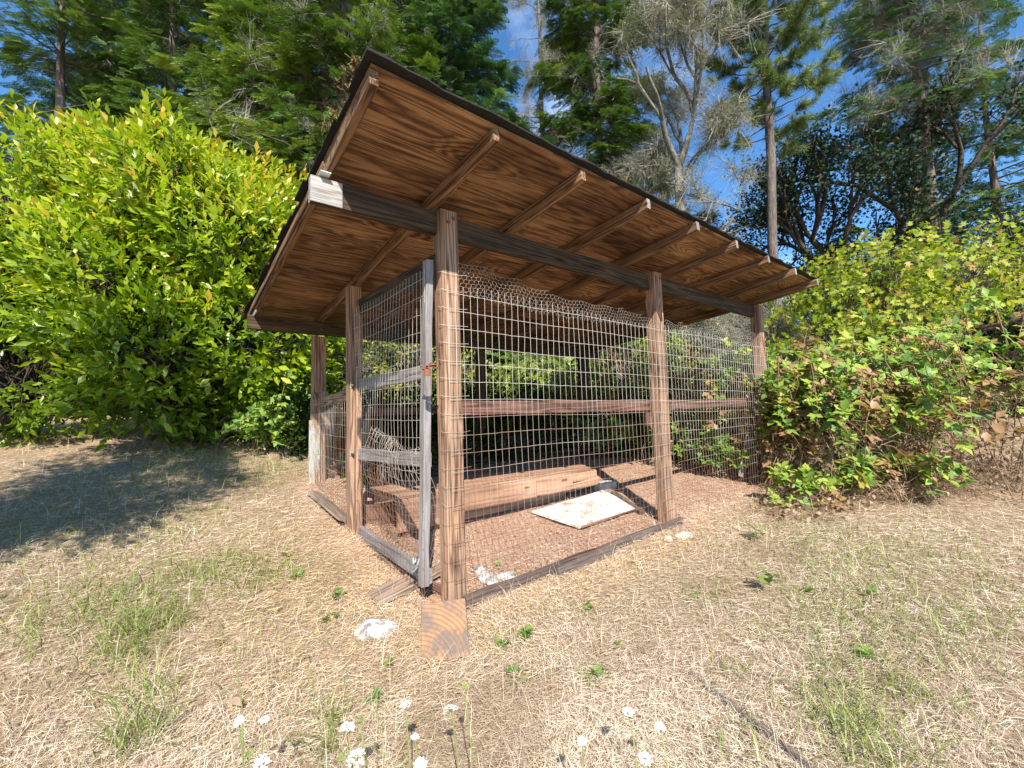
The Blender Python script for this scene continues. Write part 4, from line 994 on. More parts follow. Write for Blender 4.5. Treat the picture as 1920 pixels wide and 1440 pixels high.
conifer('fir_tree', 'tall dense blue-green fir rising behind the roof left of the dead snag', 850, 13.5, 20, 3.5, 2.0, L_FIRB, nb=310, dens=2.45, group='firs behind the pen', seed=41, tint=(.5, .2), shape=.75, fl=.42)
conifer('fir_tree', 'large fir with drooping boughs directly above the roof corner', 640, 11.5, 19, 3.6, 3.0, L_FIR, nb=229, dens=2.12, group='firs behind the pen', seed=42, tint=(.5, .22), fl=.42, lich=3600)
conifer('fir_tree', 'broad bright green fir behind the laurel top', 470, 12.0, 15, 3.4, 2.0, L_FIR, nb=256, dens=2.21, group='firs behind the pen', seed=43, tint=(.6, .2), fl=.42)
conifer('fir_tree', 'dark fir at upper left behind the laurel', 300, 14.5, 22, 4.2, 2.0, L_FIR, nb=270, dens=2.12, group='firs behind the pen', seed=44, tint=(.35, .2), fl=.42, lich=800)
conifer('fir_tree', 'dark fir beyond the left edge of the laurel', 80, 13.5, 20, 4.0, 1.5, L_FIR, nb=229, dens=1.46, group='firs behind the pen', seed=45, tint=(.4, .2), fl=.42)
conifer('fir_tree', 'tall shadowy fir filling the gap between two nearer firs', 560, 18, 26, 5.0, 2.0, L_FIRB, nb=270, dens=0.78, group='firs behind the pen', seed=46, tint=(.3, .18), fl=.7)
conifer('fir_tree', 'far tall fir behind the upper left canopy', 180, 20, 28, 5.5, 2.0, L_FIRB, nb=256, dens=0.71, group='firs behind the pen', seed=47, tint=(.3, .18), fl=.75)
conifer('fir_tree', 'far slender fir filling the gap behind the roof corner', 745, 19, 25, 4.2, 2.0, L_FIR, nb=270, dens=0.78, group='firs behind the pen', seed=39, tint=(.4, .18), fl=.7)
conifer('fir_tree', 'narrow dark fir behind the lichen hung tree', 1140, 15.5, 24, 2.7, 1.5, L_FIR, nb=324, dens=2.45, group='firs behind the pen', seed=48, tint=(.35, .2), shape=.45, lich=2500, fl=.42)
conifer('fir_tree', 'short green fir just above the roof line below the snag', 1020, 17, 9.8, 2.7, 2.0, L_FIR, nb=148, dens=2.12, group='firs behind the pen', seed=49, tint=(.5, .2), lich=900, fl=.42)
conifer('fir_tree', 'low young fir behind the roof between lichen tree and pine', 1340, 16, 7.0, 2.4, 1.0, L_FIR, nb=121, dens=1.95, group='firs behind the pen', seed=50, tint=(.65, .2), lich=900, fl=.42)
conifer('fir_tree', 'lichen-dusted conifer at the upper right corner', 1770, 12.5, 19, 2.8, 9.0, L_FIRB, nb=90, dens=1.48, group='firs behind the pen', seed=51, tint=(.55, .2), shape=.5, lich=4500, fl=.42)
conifer('fir_tree', 'dark fir closing the view beyond the right brambles', 1900, 17, 19, 4.2, 1.0, L_FIR, nb=175, dens=0.71, group='firs behind the pen', seed=52, tint=(.3, .2), fl=.6)
conifer('fir_tree', 'low dark fir behind the brambles under the oak', 1600, 18, 7.5, 3.6, .6, L_FIR, nb=148, dens=0.71, group='firs behind the pen', seed=53, tint=(.25, .15), fl=.6)
conifer('fir_tree', 'low dark fir behind the pen, seen under the roof at right', 1280, 12.5, 5.2, 2.2, .4, L_FIR, nb=108, dens=1.95, group='firs behind the pen', seed=54, tint=(.4, .2), lich=1500, fl=.42)

# pine with a bare trunk
def pine():
    rg = np.random.default_rng(61); b = at(1461, 720, 17.0); near = at(1461, 720, 12.2); g = Gf(b[0], b[1]); T0 = at(1434, 60, 17.0)
    root = tag(empty('pine_tree', (b[0], b[1], g-.1)), 'tall pine with a long bare grey trunk and tufted crown above the far roof end', 'pine tree')
    lean = (T0[:2]-b[:2])/(T0[2]-g); h = 20.5; zs = np.linspace(0, h, 14); P = np.stack([lean[0]*zs+.05*np.sin(zs*.6), lean[1]*zs+.04*np.cos(zs), zs], 1)
    V, F = tube(P, np.interp(zs, [0, 10, 14, h], [.19, .155, .12, .03]), 12, False); np_obj('trunk', V, F, BARKP, root, smooth=True)
    A0 = []; B0 = []; ra = []; rb = []; tips = []
    nb = 100
    for i in range(nb):
        z = 10.2+(h-10.6)*(i/nb)**.9; o = np.array([np.interp(z, zs, P[:, 0]), np.interp(z, zs, P[:, 1]), z]); az = i*2.4+rg.normal(0, .3)
        L = np.interp(z, [10.2, 12, 14, h], [1.3, 2.1, 2.2, .5])*rg.uniform(.7, 1.1); d = np.array([math.cos(az), math.sin(az), rg.uniform(-.2, .25) if z < 12.5 else .35]); p = o
        for k in range(7):
            q = p+d*L/7+rg.normal(0, .05, 3); A0.append(p); B0.append(q); ra.append(.035*(1-k/8)); rb.append(.035*(1-(k+1)/8)); p = q; d = d+np.array([0, 0, .05])
            if k > 1 and (z > 12.0 or rg.random() < .3):
                for _ in range(3):
                    e = norm(d+rg.normal(0, .7, 3)); q2 = p+e*rg.uniform(.2, .55); A0.append(p); B0.append(q2); ra.append(.009); rb.append(.006); tips.append((q2, e))
        tips.append((p, norm(d)))
    V, F = segs_tubes(A0, B0, ra, rb, 5); tag(np_obj('branches', V, F, BARKP, root), kind='stuff')
    O = np.array([t[0] for t in tips]); D = np.array([t[1] for t in tips])
    O = np.vstack([O, O-D*.16]); D = np.vstack([D, D]); n = len(O)
    r_ = np.random.default_rng(3); K = 70; dirs = norm(np.array([0, 1, 0])*.7+norm(r_.normal(0, 1, (K, 3)))*.95); o = np.zeros((K, 3)); o[:, 1] = -r_.random(K)*.15
    L = r_.uniform(.18, .3, (K, 1)); Pn = np.stack([o, o+dirs*L*.5, o+dirs*L+np.array([0, 0, -.02])], 1); W = norm(np.cross(dirs, r_.normal(0, 1, dirs.shape)))*.005; W = W[:, None]*np.array([1, 1, .3])[None, :, None]
    scatter('crown', ribbons(Pn, W), O, D, rg.normal(0, 1, O.shape), rg.uniform(.8, 1.25, n), np.clip(rg.normal(.5, .25, n), 0, 1), L_PINE, root)
    root.location = (near[0], near[1], Gf(near[0], near[1])-.1); root.scale = (.73, .73, .73)
pine()

# ------------------------------------------------------------------ branching trees
def grow(o, d, L, r, depth, rg, out, tips, split=(2, 3), spread=.5, shrink=.74, wob=.12, upb=.06, cont=3):
    p = np.array(o, float); d = norm(d)
    for k in range(cont):
        q = p+d*L/cont; out.append((p, q, r*(1-.18*k/cont), r*(1-.18*(k+1)/cont))); p = q
        d = norm(d+rg.normal(0, wob, 3)+np.array([0, 0, upb]))
        if depth <= 2: tips.append((p, d))
    if depth == 0: return
    for i in range(rg.integers(split[0], split[1]+1)):
        e = norm(d+rg.normal(0, spread, 3)); grow(p, e, L*shrink*rg.uniform(.8, 1.15), r*.66, depth-1, rg, out, tips, split, spread, shrink, wob, upb, cont)
def btree(name, label, cat, px, depth, stems, bark, leaf, leafm, tm, per, seed, lich=0, lk=(.1, .4), tint=(.5, .2), spread=.5, levels=5, L0=2.0, r0=.2, csize=.35, upb=.06, shrink=.74, group=None, rmax=99):
    rg = np.random.default_rng(seed); b = at(px, 720, depth); g = Gf(b[0], b[1])-.1
    root = tag(empty(name, (b[0], b[1], g)), label, cat, group); out = []; tips = []
    for (pp, d, ht) in stems:
        o = np.zeros(3); n = 5; p = o.copy(); dd = norm(d)
        # bole
        for k in range(n):
            q = p+dd*ht/n; out.append((p, q, r0*(1-.07*k), r0*(1-.07*(k+1)))); p = q; dd = norm(dd+rg.normal(0, .05, 3))
            if k >= 2: grow(p, norm(dd+rg.normal(0, .9, 3)), L0*.7, r0*.3, max(1, levels-2), rg, out, tips, spread=spread, upb=upb, shrink=shrink)
        grow(p, dd, L0, r0*.65, levels, rg, out, tips, spread=spread, upb=upb, shrink=shrink)
    out = [s for s in out if math.hypot(s[0][0], s[0][1]) < rmax*rg.uniform(.7, 1.1)]; tips = [t for t in tips if math.hypot(t[0][0], t[0][1]) < rmax]
    A0 = np.array([s[0] for s in out]); B0 = np.array([s[1] for s in out]); ra = np.array([s[2] for s in out]); rb = np.array([s[3] for s in out])
    big = ra > r0*.4
    V, F = segs_tubes(A0[big], B0[big], ra[big], rb[big], 9); np_obj('trunk', V, F, bark, root, smooth=True)
    V, F = segs_tubes(A0[~big], B0[~big], np.maximum(ra[~big], .006), np.maximum(rb[~big], .005), 4); tag(np_obj('branches', V, F, bark, root), kind='stuff')
    tp = np.array([t[0] for t in tips])
    if per:
        n = len(tp); O = np.repeat(tp, per, 0)+rg.normal(0, csize*.5, (n*per, 3)); bt = np.repeat(rg.normal(tint[0], tint[1], n), per)
        V, F, T = place(tm[0], tm[1], O, rg.normal(0, 1, (n*per, 3)), norm(rg.normal(0, .7, (n*per, 3))+[0, 0, 1]), leaf*rg.uniform(.6, 1.2, n*per), np.clip(bt+rg.normal(0, .1, n*per), 0, 1))
        np_obj('crown', V, F, leafm, root, tint=T)['kind'] = 'stuff'
    if lich:
        lichen_scatter(root, np.vstack([tp, A0[~big], B0[~big]]), lich, rg)
        lichen_scatter(root, np.vstack([A0[~big], B0[~big]]), int(lich*.4), rg, .08, 'fine_twigs', L_TWIG, TWIGS, (.7, 1.4))
    return root
btree('oak_tree', 'dark leaved oak with several crooked trunks right of the pine', 'oak tree', 1610, 15, [((0), (.25, .1, 1), 2.6), ((0), (-.35, .1, 1), 2.4), ((0), (.55, -.3, 1), 2.6)], BARKD, .11, L_OAK, LOBED, 11, 71, tint=(.5, .25), levels=5, L0=2.1, r0=.24, csize=.5, spread=.42)
btree('oak_tree', 'second dark oak thicker and nearer the right edge', 'oak tree', 1760, 14, [((0), (.1, 0, 1), 3.2), ((0), (-.3, .3, 1), 3.0)], BARKD, .11, L_OAK, LOBED, 11, 72, tint=(.45, .25), levels=5, L0=2.3, r0=.28, csize=.5, spread=.42)
btree('oak_tree', 'smaller dark oak low behind the far end of roof', 'oak tree', 1440, 15, [((0), (.1, 0, 1), 1.8), ((0), (-.4, .2, 1), 1.6)], BARKD, .10, L_OAK, LOBED, 9, 73, tint=(.6, .25), levels=4, L0=1.7, r0=.16, csize=.5, spread=.45)
btree('lichen_tree', 'leaning half bare tree draped in pale lichen behind the middle of roof', 'tree', 1300, 10.5, [((0), (-.015, .03, 1), 5.0)], BARKL, .06, L_SHRUB, SMALL, 5, 74, rmax=1.45, lich=800, tint=(.5, .2), levels=6, L0=1.35, r0=.18, csize=.3, spread=.36, upb=.07, shrink=.78)
btree('lichen_tree', 'second grey lichen covered tree left of the first against the dark fir', 'tree', 1190, 12.0, [((0), (-.12, .0, 1), 4.5)], BARKL, .06, L_SHRUB, SMALL, 6, 75, rmax=1.1, lich=420, tint=(.4, .2), levels=5, L0=1.25, r0=.11, csize=.3, spread=.42, upb=.03)
btree('bare_shrub', 'pale leafless lichen shrub under the far end of roof', 'shrub', 1350, 9.0, [((0), (-.2, 0, 1), .6), ((0), (.3, .1, 1), .6), ((0), (0, -.3, 1), .5)], BARKL, .05, L_SHRUB, OVAL, 3, 76, lich=900, lk=(.05, .18), tint=(.7, .2), levels=4, L0=.75, r0=.05, csize=.25, spread=.5)

# dead snag
def snag():
    rg = np.random.default_rng(77); b = at(1037, 720, 16); g = Gf(b[0], b[1])-.1
    root = tag(empty('dead_snag', (b[0], b[1], g)), 'dead grey conifer snag with drooping lichen branches against the blue sky', 'dead tree')
    h = 19.5; zs = np.linspace(0, h, 12); P = np.stack([-.02*zs+.05*np.sin(zs), 0*zs, zs], 1)
    V, F = tube(P, .17*(1-zs/h*.9), 8, False); np_obj('trunk', V, F, BARKL, root, smooth=True)
    A0 = []; B0 = []; ra = []; rb = []; red = []
    for i in range(75):
        z = 6+13*rg.random(); o = np.array([np.interp(z, zs, P[:, 0]), 0, z]); az = rg.uniform(0, 6.28); L = rg.uniform(.7, 2.1)*(1.15-z/26)
        d = np.array([math.cos(az), math.sin(az), .1]); p = o
        for k in range(7):
            q = p+d*L/7+rg.normal(0, .03, 3); A0.append(p); B0.append(q); ra.append(.022*(1-k/7.5)); rb.append(.022*(1-(k+1)/7.5)); p = q; d = d+np.array([0, 0, -.09])
            if k > 1:
                e = norm(d+rg.normal(0, .6, 3)+[0, 0, -.2]); q2 = p+e*.3; A0.append(p); B0.append(q2); ra.append(.006); rb.append(.004)
                if 8.5 < z < 10.5: red.append(q2)
    V, F = segs_tubes(A0, B0, ra, rb, 4); tag(np_obj('branches', V, F, BARKL, root), kind='stuff')
    lichen_scatter(root, np.array(B0), 900, rg, .06)
    lichen_scatter(root, np.array(B0), 260, rg, .06, 'fine_twigs', L_TWIG, TWIGS, (.5, 1.1))
    if red: lichen_scatter(root, np.array(red), 260, rg, .08, 'dead_needles', L_RED)
snag()
# wood in the distance
def far_wood():
    rg = np.random.default_rng(90); n = 2200; az = rg.uniform(-1.15, 1.3, n)+YAW; dist = rg.uniform(24, 38, n)
    x = CAM[0]+np.sin(az)*dist; y = CAM[1]+np.cos(az)*dist; hh = 5+3.2*np.sin(az*9)+2*np.sin(az*23)
    z = G(x, y)+rg.random(n)*np.maximum(hh, 2)
    k = 12; O = np.repeat(np.stack([x, y, z], 1), k, 0)+rg.normal(0, .8, (n*k, 3))
    o = scatter('distant_wood', BOUGH, O, rg.normal(0, 1, (n*k, 3))+[0, 0, -.4], norm(rg.normal(0, .5, (n*k, 3))+[0, 0, 1]), rg.uniform(.8, 1.5, n*k), np.clip(rg.normal(.25, .2, n*k), 0, 1), L_FIR, None)
    tag(o, 'dark mass of distant woodland closing the view between the near trees', 'woodland', kind='stuff')
far_wood()
# shrub out to the left that shades the grass in front of the laurel
blob_shrub('laurel_tree', 'tall laurel just outside the left edge, shading the grass in front of the hedge', 'shrub',
    [((-3.2, .35, 3.7), (.95, 1.2, 1.2)), ((-3.45, .75, 4.9), (1.0, 1.1, 1.1)), ((-3.5, -.1, 4.4), (.9, 1.0, 1.2)), ((-4.0, .0, 2.4), (.8, 1.0, 1.0))], 3000, LEAF, .14, L_LAUREL, BARKD, per=7, base=(-4.1, -.4), tint=(.4, .15), seed=12, shell=(.3, 1.0))

# ------------------------------------------------------------------ straw and grass
def fbm(x, y, s, ph): return np.sin(x*s+ph)+np.sin(y*s*1.13+ph*2)+.6*np.sin((x+y)*s*1.9+ph*3)+.5*np.sin((x-y)*s*2.7+ph)
def inside(x, y): return (x > -.0) & (x < 4.25) & (y > .0) & (y < 2.8)
def blades(n, seed, rlo, rhi, pw=1.0):
    rg = np.random.default_rng(seed); u = rg.random(n); rr = rlo*(rhi/rlo)**(u**pw); az = rg.uniform(-1.12, 1.12, n)+YAW
    return rg, CAM[0]+np.sin(az)*rr, CAM[1]+np.cos(az)*rr, rr
def straw():
    VV = []; FF = []; TT = []; off = 0
    for (cnt, sd_, K) in ((150000, 101, 3), (210000, 109, 2)):
        rg, x, y, rr = blades(cnt, sd_, .55, 9.5, .85)
        keep = ~(inside(x, y) & (rg.random(cnt) < .93-.35*((y < .35) | (x < .3)))); x, y, rr = x[keep], y[keep], rr[keep]; n = len(x)
        z = G(x, y)+.002; L = rg.uniform(.022, .075, n)*np.clip(.8+.12*rr, .8, 1.6)*(1 if K == 3 else .75)
        az = fbm(x, y, 3.1, .7)*1.1+rg.normal(0, 1.1, n); el = np.clip(rg.normal(.18, .22, n), .02, 1.2)
        d = np.stack([np.cos(az)*np.cos(el), np.sin(az)*np.cos(el), np.sin(el)], 1); s = np.stack([-np.sin(az), np.cos(az), np.zeros(n)], 1)
        cu = rg.normal(0, .25, n)[:, None]; O = np.stack([x, y, z+rg.random(n)*.022], 1)
        E_ = O+d*L[:, None]*.95+s*cu*L[:, None]*.6-np.array([0, 0, 1])*(np.sin(el)*L*.45)[:, None]
        P = np.stack([O, O+d*L[:, None]*.5+s*cu*L[:, None]*.2, E_], 1) if K == 3 else np.stack([O, E_], 1)
        P[:, :, 2] = np.maximum(P[:, :, 2], G(P[:, :, 0], P[:, :, 1])+.001)
        w_ = (rg.uniform(.0004, .0009, n)*np.clip(.7+.26*rr, .8, 2.3))[:, None, None]*np.array([1, .9, .25] if K == 3 else [1, .6])[None, :, None]
        sd = norm(s+np.array([0, 0, 1])*rg.normal(0, .5, n)[:, None]); W = sd[:, None]*w_
        V, F = ribbons(P, W)
        t = np.clip(rg.normal(.60, .24, n)+.10*fbm(x, y, 1.9, 2.)/2+.07*fbm(x, y, 5.3, 1.)/2, 0, 1)
        t = np.where(fbm(x, y, 7.3, 4.)+fbm(x, y, 2.9, 2.) > 2.3, t*.55, t)                 # older, browner pockets
        # the straw kicked about the gate is fresher and more golden, the open ground bleached grey
        gold = np.exp(-(((x+.35)/.7)**2+((y-.7)/1.0)**2))+np.exp(-(((x-1.6)/1.4)**2+((y+.25)/.22)**2))
        t = np.where(rg.random(n) < gold*.7, 1.0+.4*rg.random(n), t)
        VV.append(V); FF.append(F+off); off += len(V); TT.append(np.repeat(t, 2*K))
    tag(np_obj('dry_grass', np.vstack(VV), np.vstack(FF), L_STRAW, tint=np.concatenate(TT)/1.5), 'mat of dry straw-coloured grass covering the ground', 'grass', kind='stuff')
straw()
def standing():
    n = 11000; rg, x, y, rr = blades(n, 102, .6, 9, .8)
    k = ~inside(x, y); x, y, rr = x[k], y[k], rr[k]; n = len(x); z = G(x, y)
    L = rg.uniform(.06, .2, n); az = rg.uniform(0, 6.28, n); el = rg.uniform(.5, 1.45, n)
    edge = (y > 2.5) | (np.abs(y) < .12); L = np.where(edge, L*1.5, L)
    d = np.stack([np.cos(az)*np.cos(el), np.sin(az)*np.cos(el), np.sin(el)], 1); O = np.stack([x, y, z], 1)
    P = np.stack([O, O+d*L[:, None]*.5, O+d*L[:, None]*.9+np.stack([np.cos(az), np.sin(az), -.6*np.ones(n)], 1)*L[:, None]*.2], 1)
    s = np.stack([-np.sin(az), np.cos(az), np.zeros(n)], 1); W = s[:, None]*(rg.uniform(.0004, .0009, n)*np.clip(.7+.2*rr, .8, 2))[:, None, None]*np.array([1, .8, .2])[None, :, None]
    V, F = ribbons(P, W); tag(np_obj('dry_stalks', V, F, L_STRAW, tint=np.repeat(np.clip(rg.normal(.4, .13, n), 0, .66), 6)), 'thin dry stalks standing up out of the straw', 'grass', kind='stuff')
standing()
def green():
    rg = np.random.default_rng(103)
    cl = []                                    # tuft positions: (px, py, spread m, count, height)
    for (px, py, sp, c, h) in [(300, 1120, .28, 900, .10), (420, 1060, .22, 500, .09), (520, 1080, .15, 260, .08), (270, 1180, .12, 400, .13), (250, 1230, .12, 300, .12),
            (330, 1000, .3, 500, .12), (470, 1090, .2, 300, .10), (280, 900, .6, 900, .16), (380, 860, .5, 700, .20), (470, 900, .4, 400, .14), (520, 880, .4, 400, .16),
            (250, 1390, .07, 200, .16), (270, 1310, .06, 90, .18), (960, 1205, .06, 120, .05), (625, 1345, .03, 60, .10), (610, 1400, .04, 90, .10),
            (1330, 1120, .14, 240, .06), (1600, 1100, .35, 700, .09), (1520, 1190, .2, 300, .08), (1640, 1290, .15, 400, .09), (1620, 1400, .12, 350, .11), (1560, 1330, .15, 250, .10), (1380, 1270, .03, 30, .10),
            (1650, 1050, .5, 700, .10), (1560, 1010, .4, 500, .09), (1660, 1180, .3, 500, .1), (975, 1280, .05, 60, .05), (1115, 1275, .04, 60, .06), (1100, 1150, .05, 60, .05),
            (1400, 1400, .10, 60, .08), (120, 1150, .4, 900, .13), (100, 1000, .6, 900, .15), (1800, 1200, .5, 900, .1), (1800, 1050, .6, 900, .1)]:
        P = gnd(px, py); c = int(c*.6); h *= .85; a = P[0]+rg.normal(0, sp*.75, c), P[1]+rg.normal(0, sp*.75, c); cl.append((a[0], a[1], np.full(c, h)))
    x = np.concatenate([c[0] for c in cl]); y = np.concatenate([c[1] for c in cl]); h = np.concatenate([c[2] for c in cl])
    m = 4500; rg2, x2, y2, rr = blades(m, 104, .7, 8, .8); k = ((x2 < -.5) | (x2 > 1.8)) & ~inside(x2, y2) & (fbm(x2, y2, 1.7, 1.) > .1)
    x = np.concatenate([x, x2[k]]); y = np.concatenate([y, y2[k]]); h = np.concatenate([h, np.full(k.sum(), .08)])
    ok = ~inside(x, y); x, y, h = x[ok], y[ok], h[ok]; n = len(x)
    L = h*rg.uniform(.5, 1.4, n); az = rg.uniform(0, 6.28, n); el = rg.uniform(.35, 1.3, n); O = np.stack([x, y, G(x, y)], 1)
    e = np.stack([np.cos(az), np.sin(az), np.zeros(n)], 1); d = e*np.cos(el)[:, None]+np.array([0, 0, 1])*np.sin(el)[:, None]
    P = np.stack([O, O+d*L[:, None]*.5, O+d*L[:, None]*.8+e*L[:, None]*.25, O+d*L[:, None]*.85+e*L[:, None]*.6], 1)
    s = np.stack([-np.sin(az), np.cos(az), np.zeros(n)], 1); W = s[:, None]*rg.uniform(.0009, .0022, n)[:, None, None]*np.array([1, 1, .7, .15])[None, :, None]
    V, F = ribbons(P, W); tag(np_obj('green_grass', V, F, L_GRASS, tint=np.repeat(np.clip(rg.normal(.5, .25, n), 0, 1), 8)), 'tufts of green grass growing up through the dry straw', 'grass', kind='stuff')
green()
def litter():
    rg = np.random.default_rng(105); n = 16000; x = rg.uniform(.0, 4.2, n); y = rg.uniform(.02, 2.7, n); d = np.stack([rg.normal(0, 1, n), rg.normal(0, 1, n), rg.normal(0, .25, n)], 1)
    O = np.stack([x, y, G(x, y)+rg.random(n)*.008+.002], 1)
    V, F, T = place(SMALL[0], SMALL[1], O, d, norm(rg.normal(0, .35, (n, 3))+[0, 0, 1]), np.stack([rg.uniform(.006, .02, n), rg.uniform(.012, .045, n), np.full(n, .01)], 1), np.clip(rg.normal(.5, .3, n), 0, 1))
    tag(np_obj('wood_chips', V, F, leaf_mat('wood_chip', [(0, (.15, .085, .055)), (.5, (.38, .25, .17)), (1, (.66, .50, .36))], .9, .05, (1, 1, 1))), 'litter of wood chips and dead leaves on the pen floor', 'wood chips', kind='stuff')
    bpy.data.objects['wood_chips'].data.attributes.new('tint', 'FLOAT', 'POINT').data.foreach_set('value', T.astype(np.float32))
litter()

# fallen leaves, weeds
def weed(px, py, label, nl, size, seed, tall=0., tm=LOBED, hgt=.02, name='leafy_weed', mat=L_WEED):
    rg = np.random.default_rng(seed); p = gnd(px, py); root = tag(empty(name, p), label, 'weed')
    az = rg.uniform(0, 6.28, nl); el = rg.uniform(.1, .8, nl); z = rg.random(nl)*tall
    O = np.stack([p[0]+rg.normal(0, size*.25, nl), p[1]+rg.normal(0, size*.25, nl), p[2]+z+hgt], 1)
    Y = np.stack([np.cos(az)*np.cos(el), np.sin(az)*np.cos(el), np.sin(el)], 1)
    var = [np_mesh('leaf', tm[0], tm[1], mat, tint=np.full(len(tm[0]), t)) for t in (.2, .5, .8)]
    for i in range(nl):
        y_ = Y[i]; x_ = norm(np.cross(y_, [0, 0, 1])); z_ = np.cross(x_, y_); s = size*rg.uniform(.6, 1.2)
        o = bpy.data.objects.new('leaf', var[i % 3]); COL.objects.link(o); o.parent = root
        o.matrix_basis = Matrix([[float(x_[k]*s*.8), float(y_[k]*s), float(z_[k]*s), float(O[i][k]-p[k])] for k in range(3)]+[[0, 0, 0, 1]])
    if tall:
        V, F = tube([(0, 0, 0), (.004, .003, tall*.5), (0, .006, tall)], .002, 5, False); np_obj('stem', V, F, L_STEM, root)
WL = [(635, 1120, 'small green dock weed in the straw above the white stone, upper', 7, .06), (622, 1165, 'small green dock weed in the straw left of the white stone', 7, .06), (535, 1045, 'flat green weed between the left plank and the grass tufts', 8, .055),
      (985, 1195, 'green weed rosette right of the wood block', 14, .05), (940, 1215, 'smaller green weed between the wood block and rosette', 8, .045), (965, 1265, 'tiny green weed below the rosette right of the wood block', 7, .035),
      (1118, 1272, 'small green weed tuft in the middle of the straw foreground', 9, .04), (1158, 1218, 'single round green leaf weed in the open straw', 4, .035), (1100, 1148, 'green sprig just below the sill boards', 6, .04),
      (1520, 1115, 'two green leaves right of the bramble seedling', 5, .05), (1640, 1120, 'low green leaves near the right edge of the straw', 7, .055), (1620, 1235, 'round green leaves among grass at lower right', 8, .05),
      (555, 1085, 'yellowish green weed low in the left straw', 5, .05), (730, 1255, 'dark green sprig below the white stone', 6, .04), (700, 1320, 'grey green leaf cluster in the lower straw', 6, .04)]
for i, (px, py, lb, nl, s) in enumerate(WL): weed(px, py, lb, nl, s, 200+i)
weed(1444, 1118, 'young bramble seedling standing alone in the straw at right', 7, .085, 231, tall=.12, tm=OVAL, name='bramble_seedling')
weed(1420, 1015, 'bright green bramble seedling at the edge of the thicket', 9, .085, 232, tall=.06, tm=OVAL, name='bramble_seedling')
weed(930, 1065, 'pale green weed leaves inside the pen behind the sill', 6, .04, 233)

# Queen Anne's lace
def umbel(px, py, depth, size, label, seed, green=False):
    rg = np.random.default_rng(seed); size *= .82; c = at(px, py, depth); bx_, by_ = c[0]+rg.uniform(-.05, .05), c[1]+rg.uniform(-.05, .03); g = Gf(bx_, by_)
    root = tag(empty('wild_carrot_flower', (bx_, by_, g)), label, 'flower', 'wild carrot flowers in the foreground'); o = np.array(root.location); cl = c-o
    P = [np.zeros(3), cl*.5+np.array([.008, -.006, 0]), cl]; V, F = tube(P, [.0026, .0022, .0016], 5, False); np_obj('stem', V, F, L_STEM, root, tint=np.full(len(V), rg.random()))
    n = 70 if not green else 60; a = rg.uniform(0, 6.28, n); r = np.sqrt(rg.random(n))*size/2
    nrm = norm(np.array([rg.normal(-.1, .2), rg.normal(-.2, .2), 1])); X = norm(np.cross(nrm, [1, 0, 0])); Y = np.cross(nrm, X)
    dome = (.16 if not green else -.35)*size
    T = cl+X*(np.cos(a)*r)[:, None]+Y*(np.sin(a)*r)[:, None]+nrm*(dome*(1-(2*r/size)**2)+(.35*size if green else .0))[:, None]+rg.normal(0, .0012, (n, 3))
    base = np.repeat((cl-nrm*size*.3)[None], n, 0)
    V, F = segs_tubes(base[::2], T[::2], np.full(len(T[::2]), .0005), np.full(len(T[::2]), .0004), 3); tag(np_obj('rays', V, F, L_STEM, root, tint=np.full(len(V), .6)), kind='stuff')
    k = 5; aa = np.arange(k)*6.283/k; O = np.repeat(T, k, 0); D = np.tile(X[None]*np.cos(aa)[:, None]+Y[None]*np.sin(aa)[:, None], (n, 1))+nrm*.3
    V, F, TT = place(SMALL[0]*np.array([1.6, 1, 1]), SMALL[1], O, D+rg.normal(0, .2, D.shape), nrm, np.full(len(O), .0035 if not green else .0028), rg.random(len(O)))
    np_obj('florets', V, F, L_PETAL if not green else L_STEM, root, tint=TT)['kind'] = 'stuff'
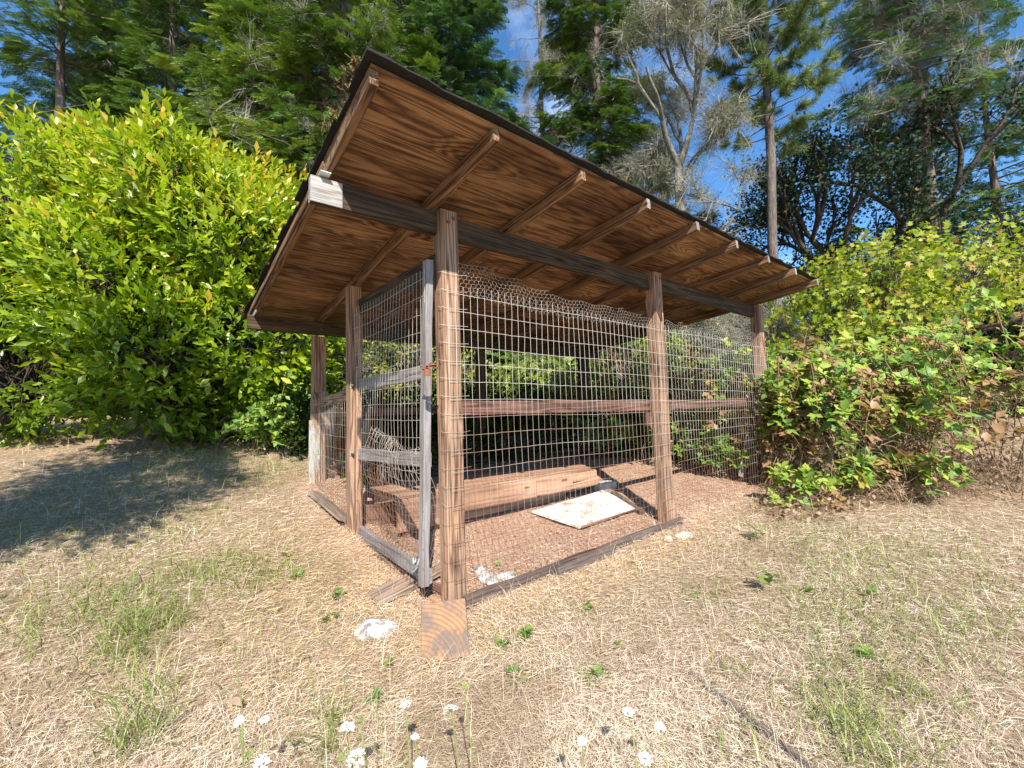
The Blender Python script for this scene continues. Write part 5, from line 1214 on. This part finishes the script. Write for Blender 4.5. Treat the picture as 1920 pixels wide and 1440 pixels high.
UM = [(846, 1328, 1.30, .046, 'creamy round umbel below the wood block'), (760, 1322, 1.35, .044, 'cream umbel left of the creamy one below the wood block'), (652, 1365, 1.2, .045, 'bright white umbel beside a green seed head'),
      (668, 1422, 1.12, .058, 'largest white umbel at the bottom edge'), (492, 1430, 1.12, .044, 'white umbel at the bottom edge, leftmost along it'), (448, 1352, 1.2, .030, 'small greenish white umbel at lower left'),
      (496, 1350, 1.25, .024, 'tiny white umbel right of the greenish one at lower left'), (778, 1383, 1.2, .022, 'tiny white umbel under the cream umbels'), (1178, 1335, 1.35, .040, 'pale washed umbel in the right middle straw'),
      (1238, 1362, 1.3, .030, 'small white umbel furthest right'), (1092, 1390, 1.22, .030, 'small white umbel below the pale washed umbel'), (1210, 1422, 1.15, .034, 'white umbel near the bottom edge, rightmost along it'),
      (788, 1432, 1.1, .034, 'white umbel at the bottom edge under the tiny one')]
for i, (px, py, d, s, lb) in enumerate(UM): umbel(px, py, d, s, lb, 300+i)
for i, (px, py, d, s, lb) in enumerate([(675, 1353, 1.2, .024, 'closed green seed head beside the bright white umbel'), (872, 1290, 1.3, .026, 'closed yellow-green seed head just below the wood block'),
        (465, 1418, 1.15, .03, 'closed green seed head at the bottom left'), (440, 1218, 1.5, .022, 'closed yellowish seed head up in the left straw'), (640, 1424, 1.1, .026, 'closed green seed head left of the largest umbel')]):
    umbel(px, py, d, s, lb, 340+i, True)
# thin leaning stick that stands behind the viewpoint; its shadow falls across the straw
def stick():
    b = np.array(gz(.03, -3.12)); root = tag(empty('leaning_stick', b), 'thin forked bare stick whose shadow crosses the straw at lower right', 'stick')
    V, F = tube([(0, 0, -.1), (-.05, .12, .35), (-.09, .26, .8), (-.155, .36, 1.15), (-.20, .44, 1.45), (-.24, .53, 1.72)], [.022, .02, .018, .015, .012, .006], 7, False); np_obj('stem', V, F, BARKL, root, smooth=True)
    V, F = tube([(-.09, .26, .8), (-.15, .24, 1.0), (-.19, .25, 1.15)], [.014, .012, .006], 6, False); np_obj('side_twig', V, F, BARKL, root, smooth=True)
stick()
# brown fallen leaves on the shaded grass at left
for i, (px, py, lb) in enumerate([(330, 908, 'orange brown fallen leaf lying on the shaded grass'), (262, 862, 'brown fallen leaf near the shaded foot of the laurel'), (430, 1318, 'curled reddish dead leaf in the lower left straw')]):
    p = gnd(px, py); o = np_obj('fallen_leaf', LEAF[0]*[.12, .12, .1], LEAF[1], L_DEAD, tint=np.full(8, .9)); o.location = [float(v) for v in p+np.array([0, 0, .02])]; o.rotation_euler = (.2, .1, i*1.7); tag(o, lb, 'leaf')
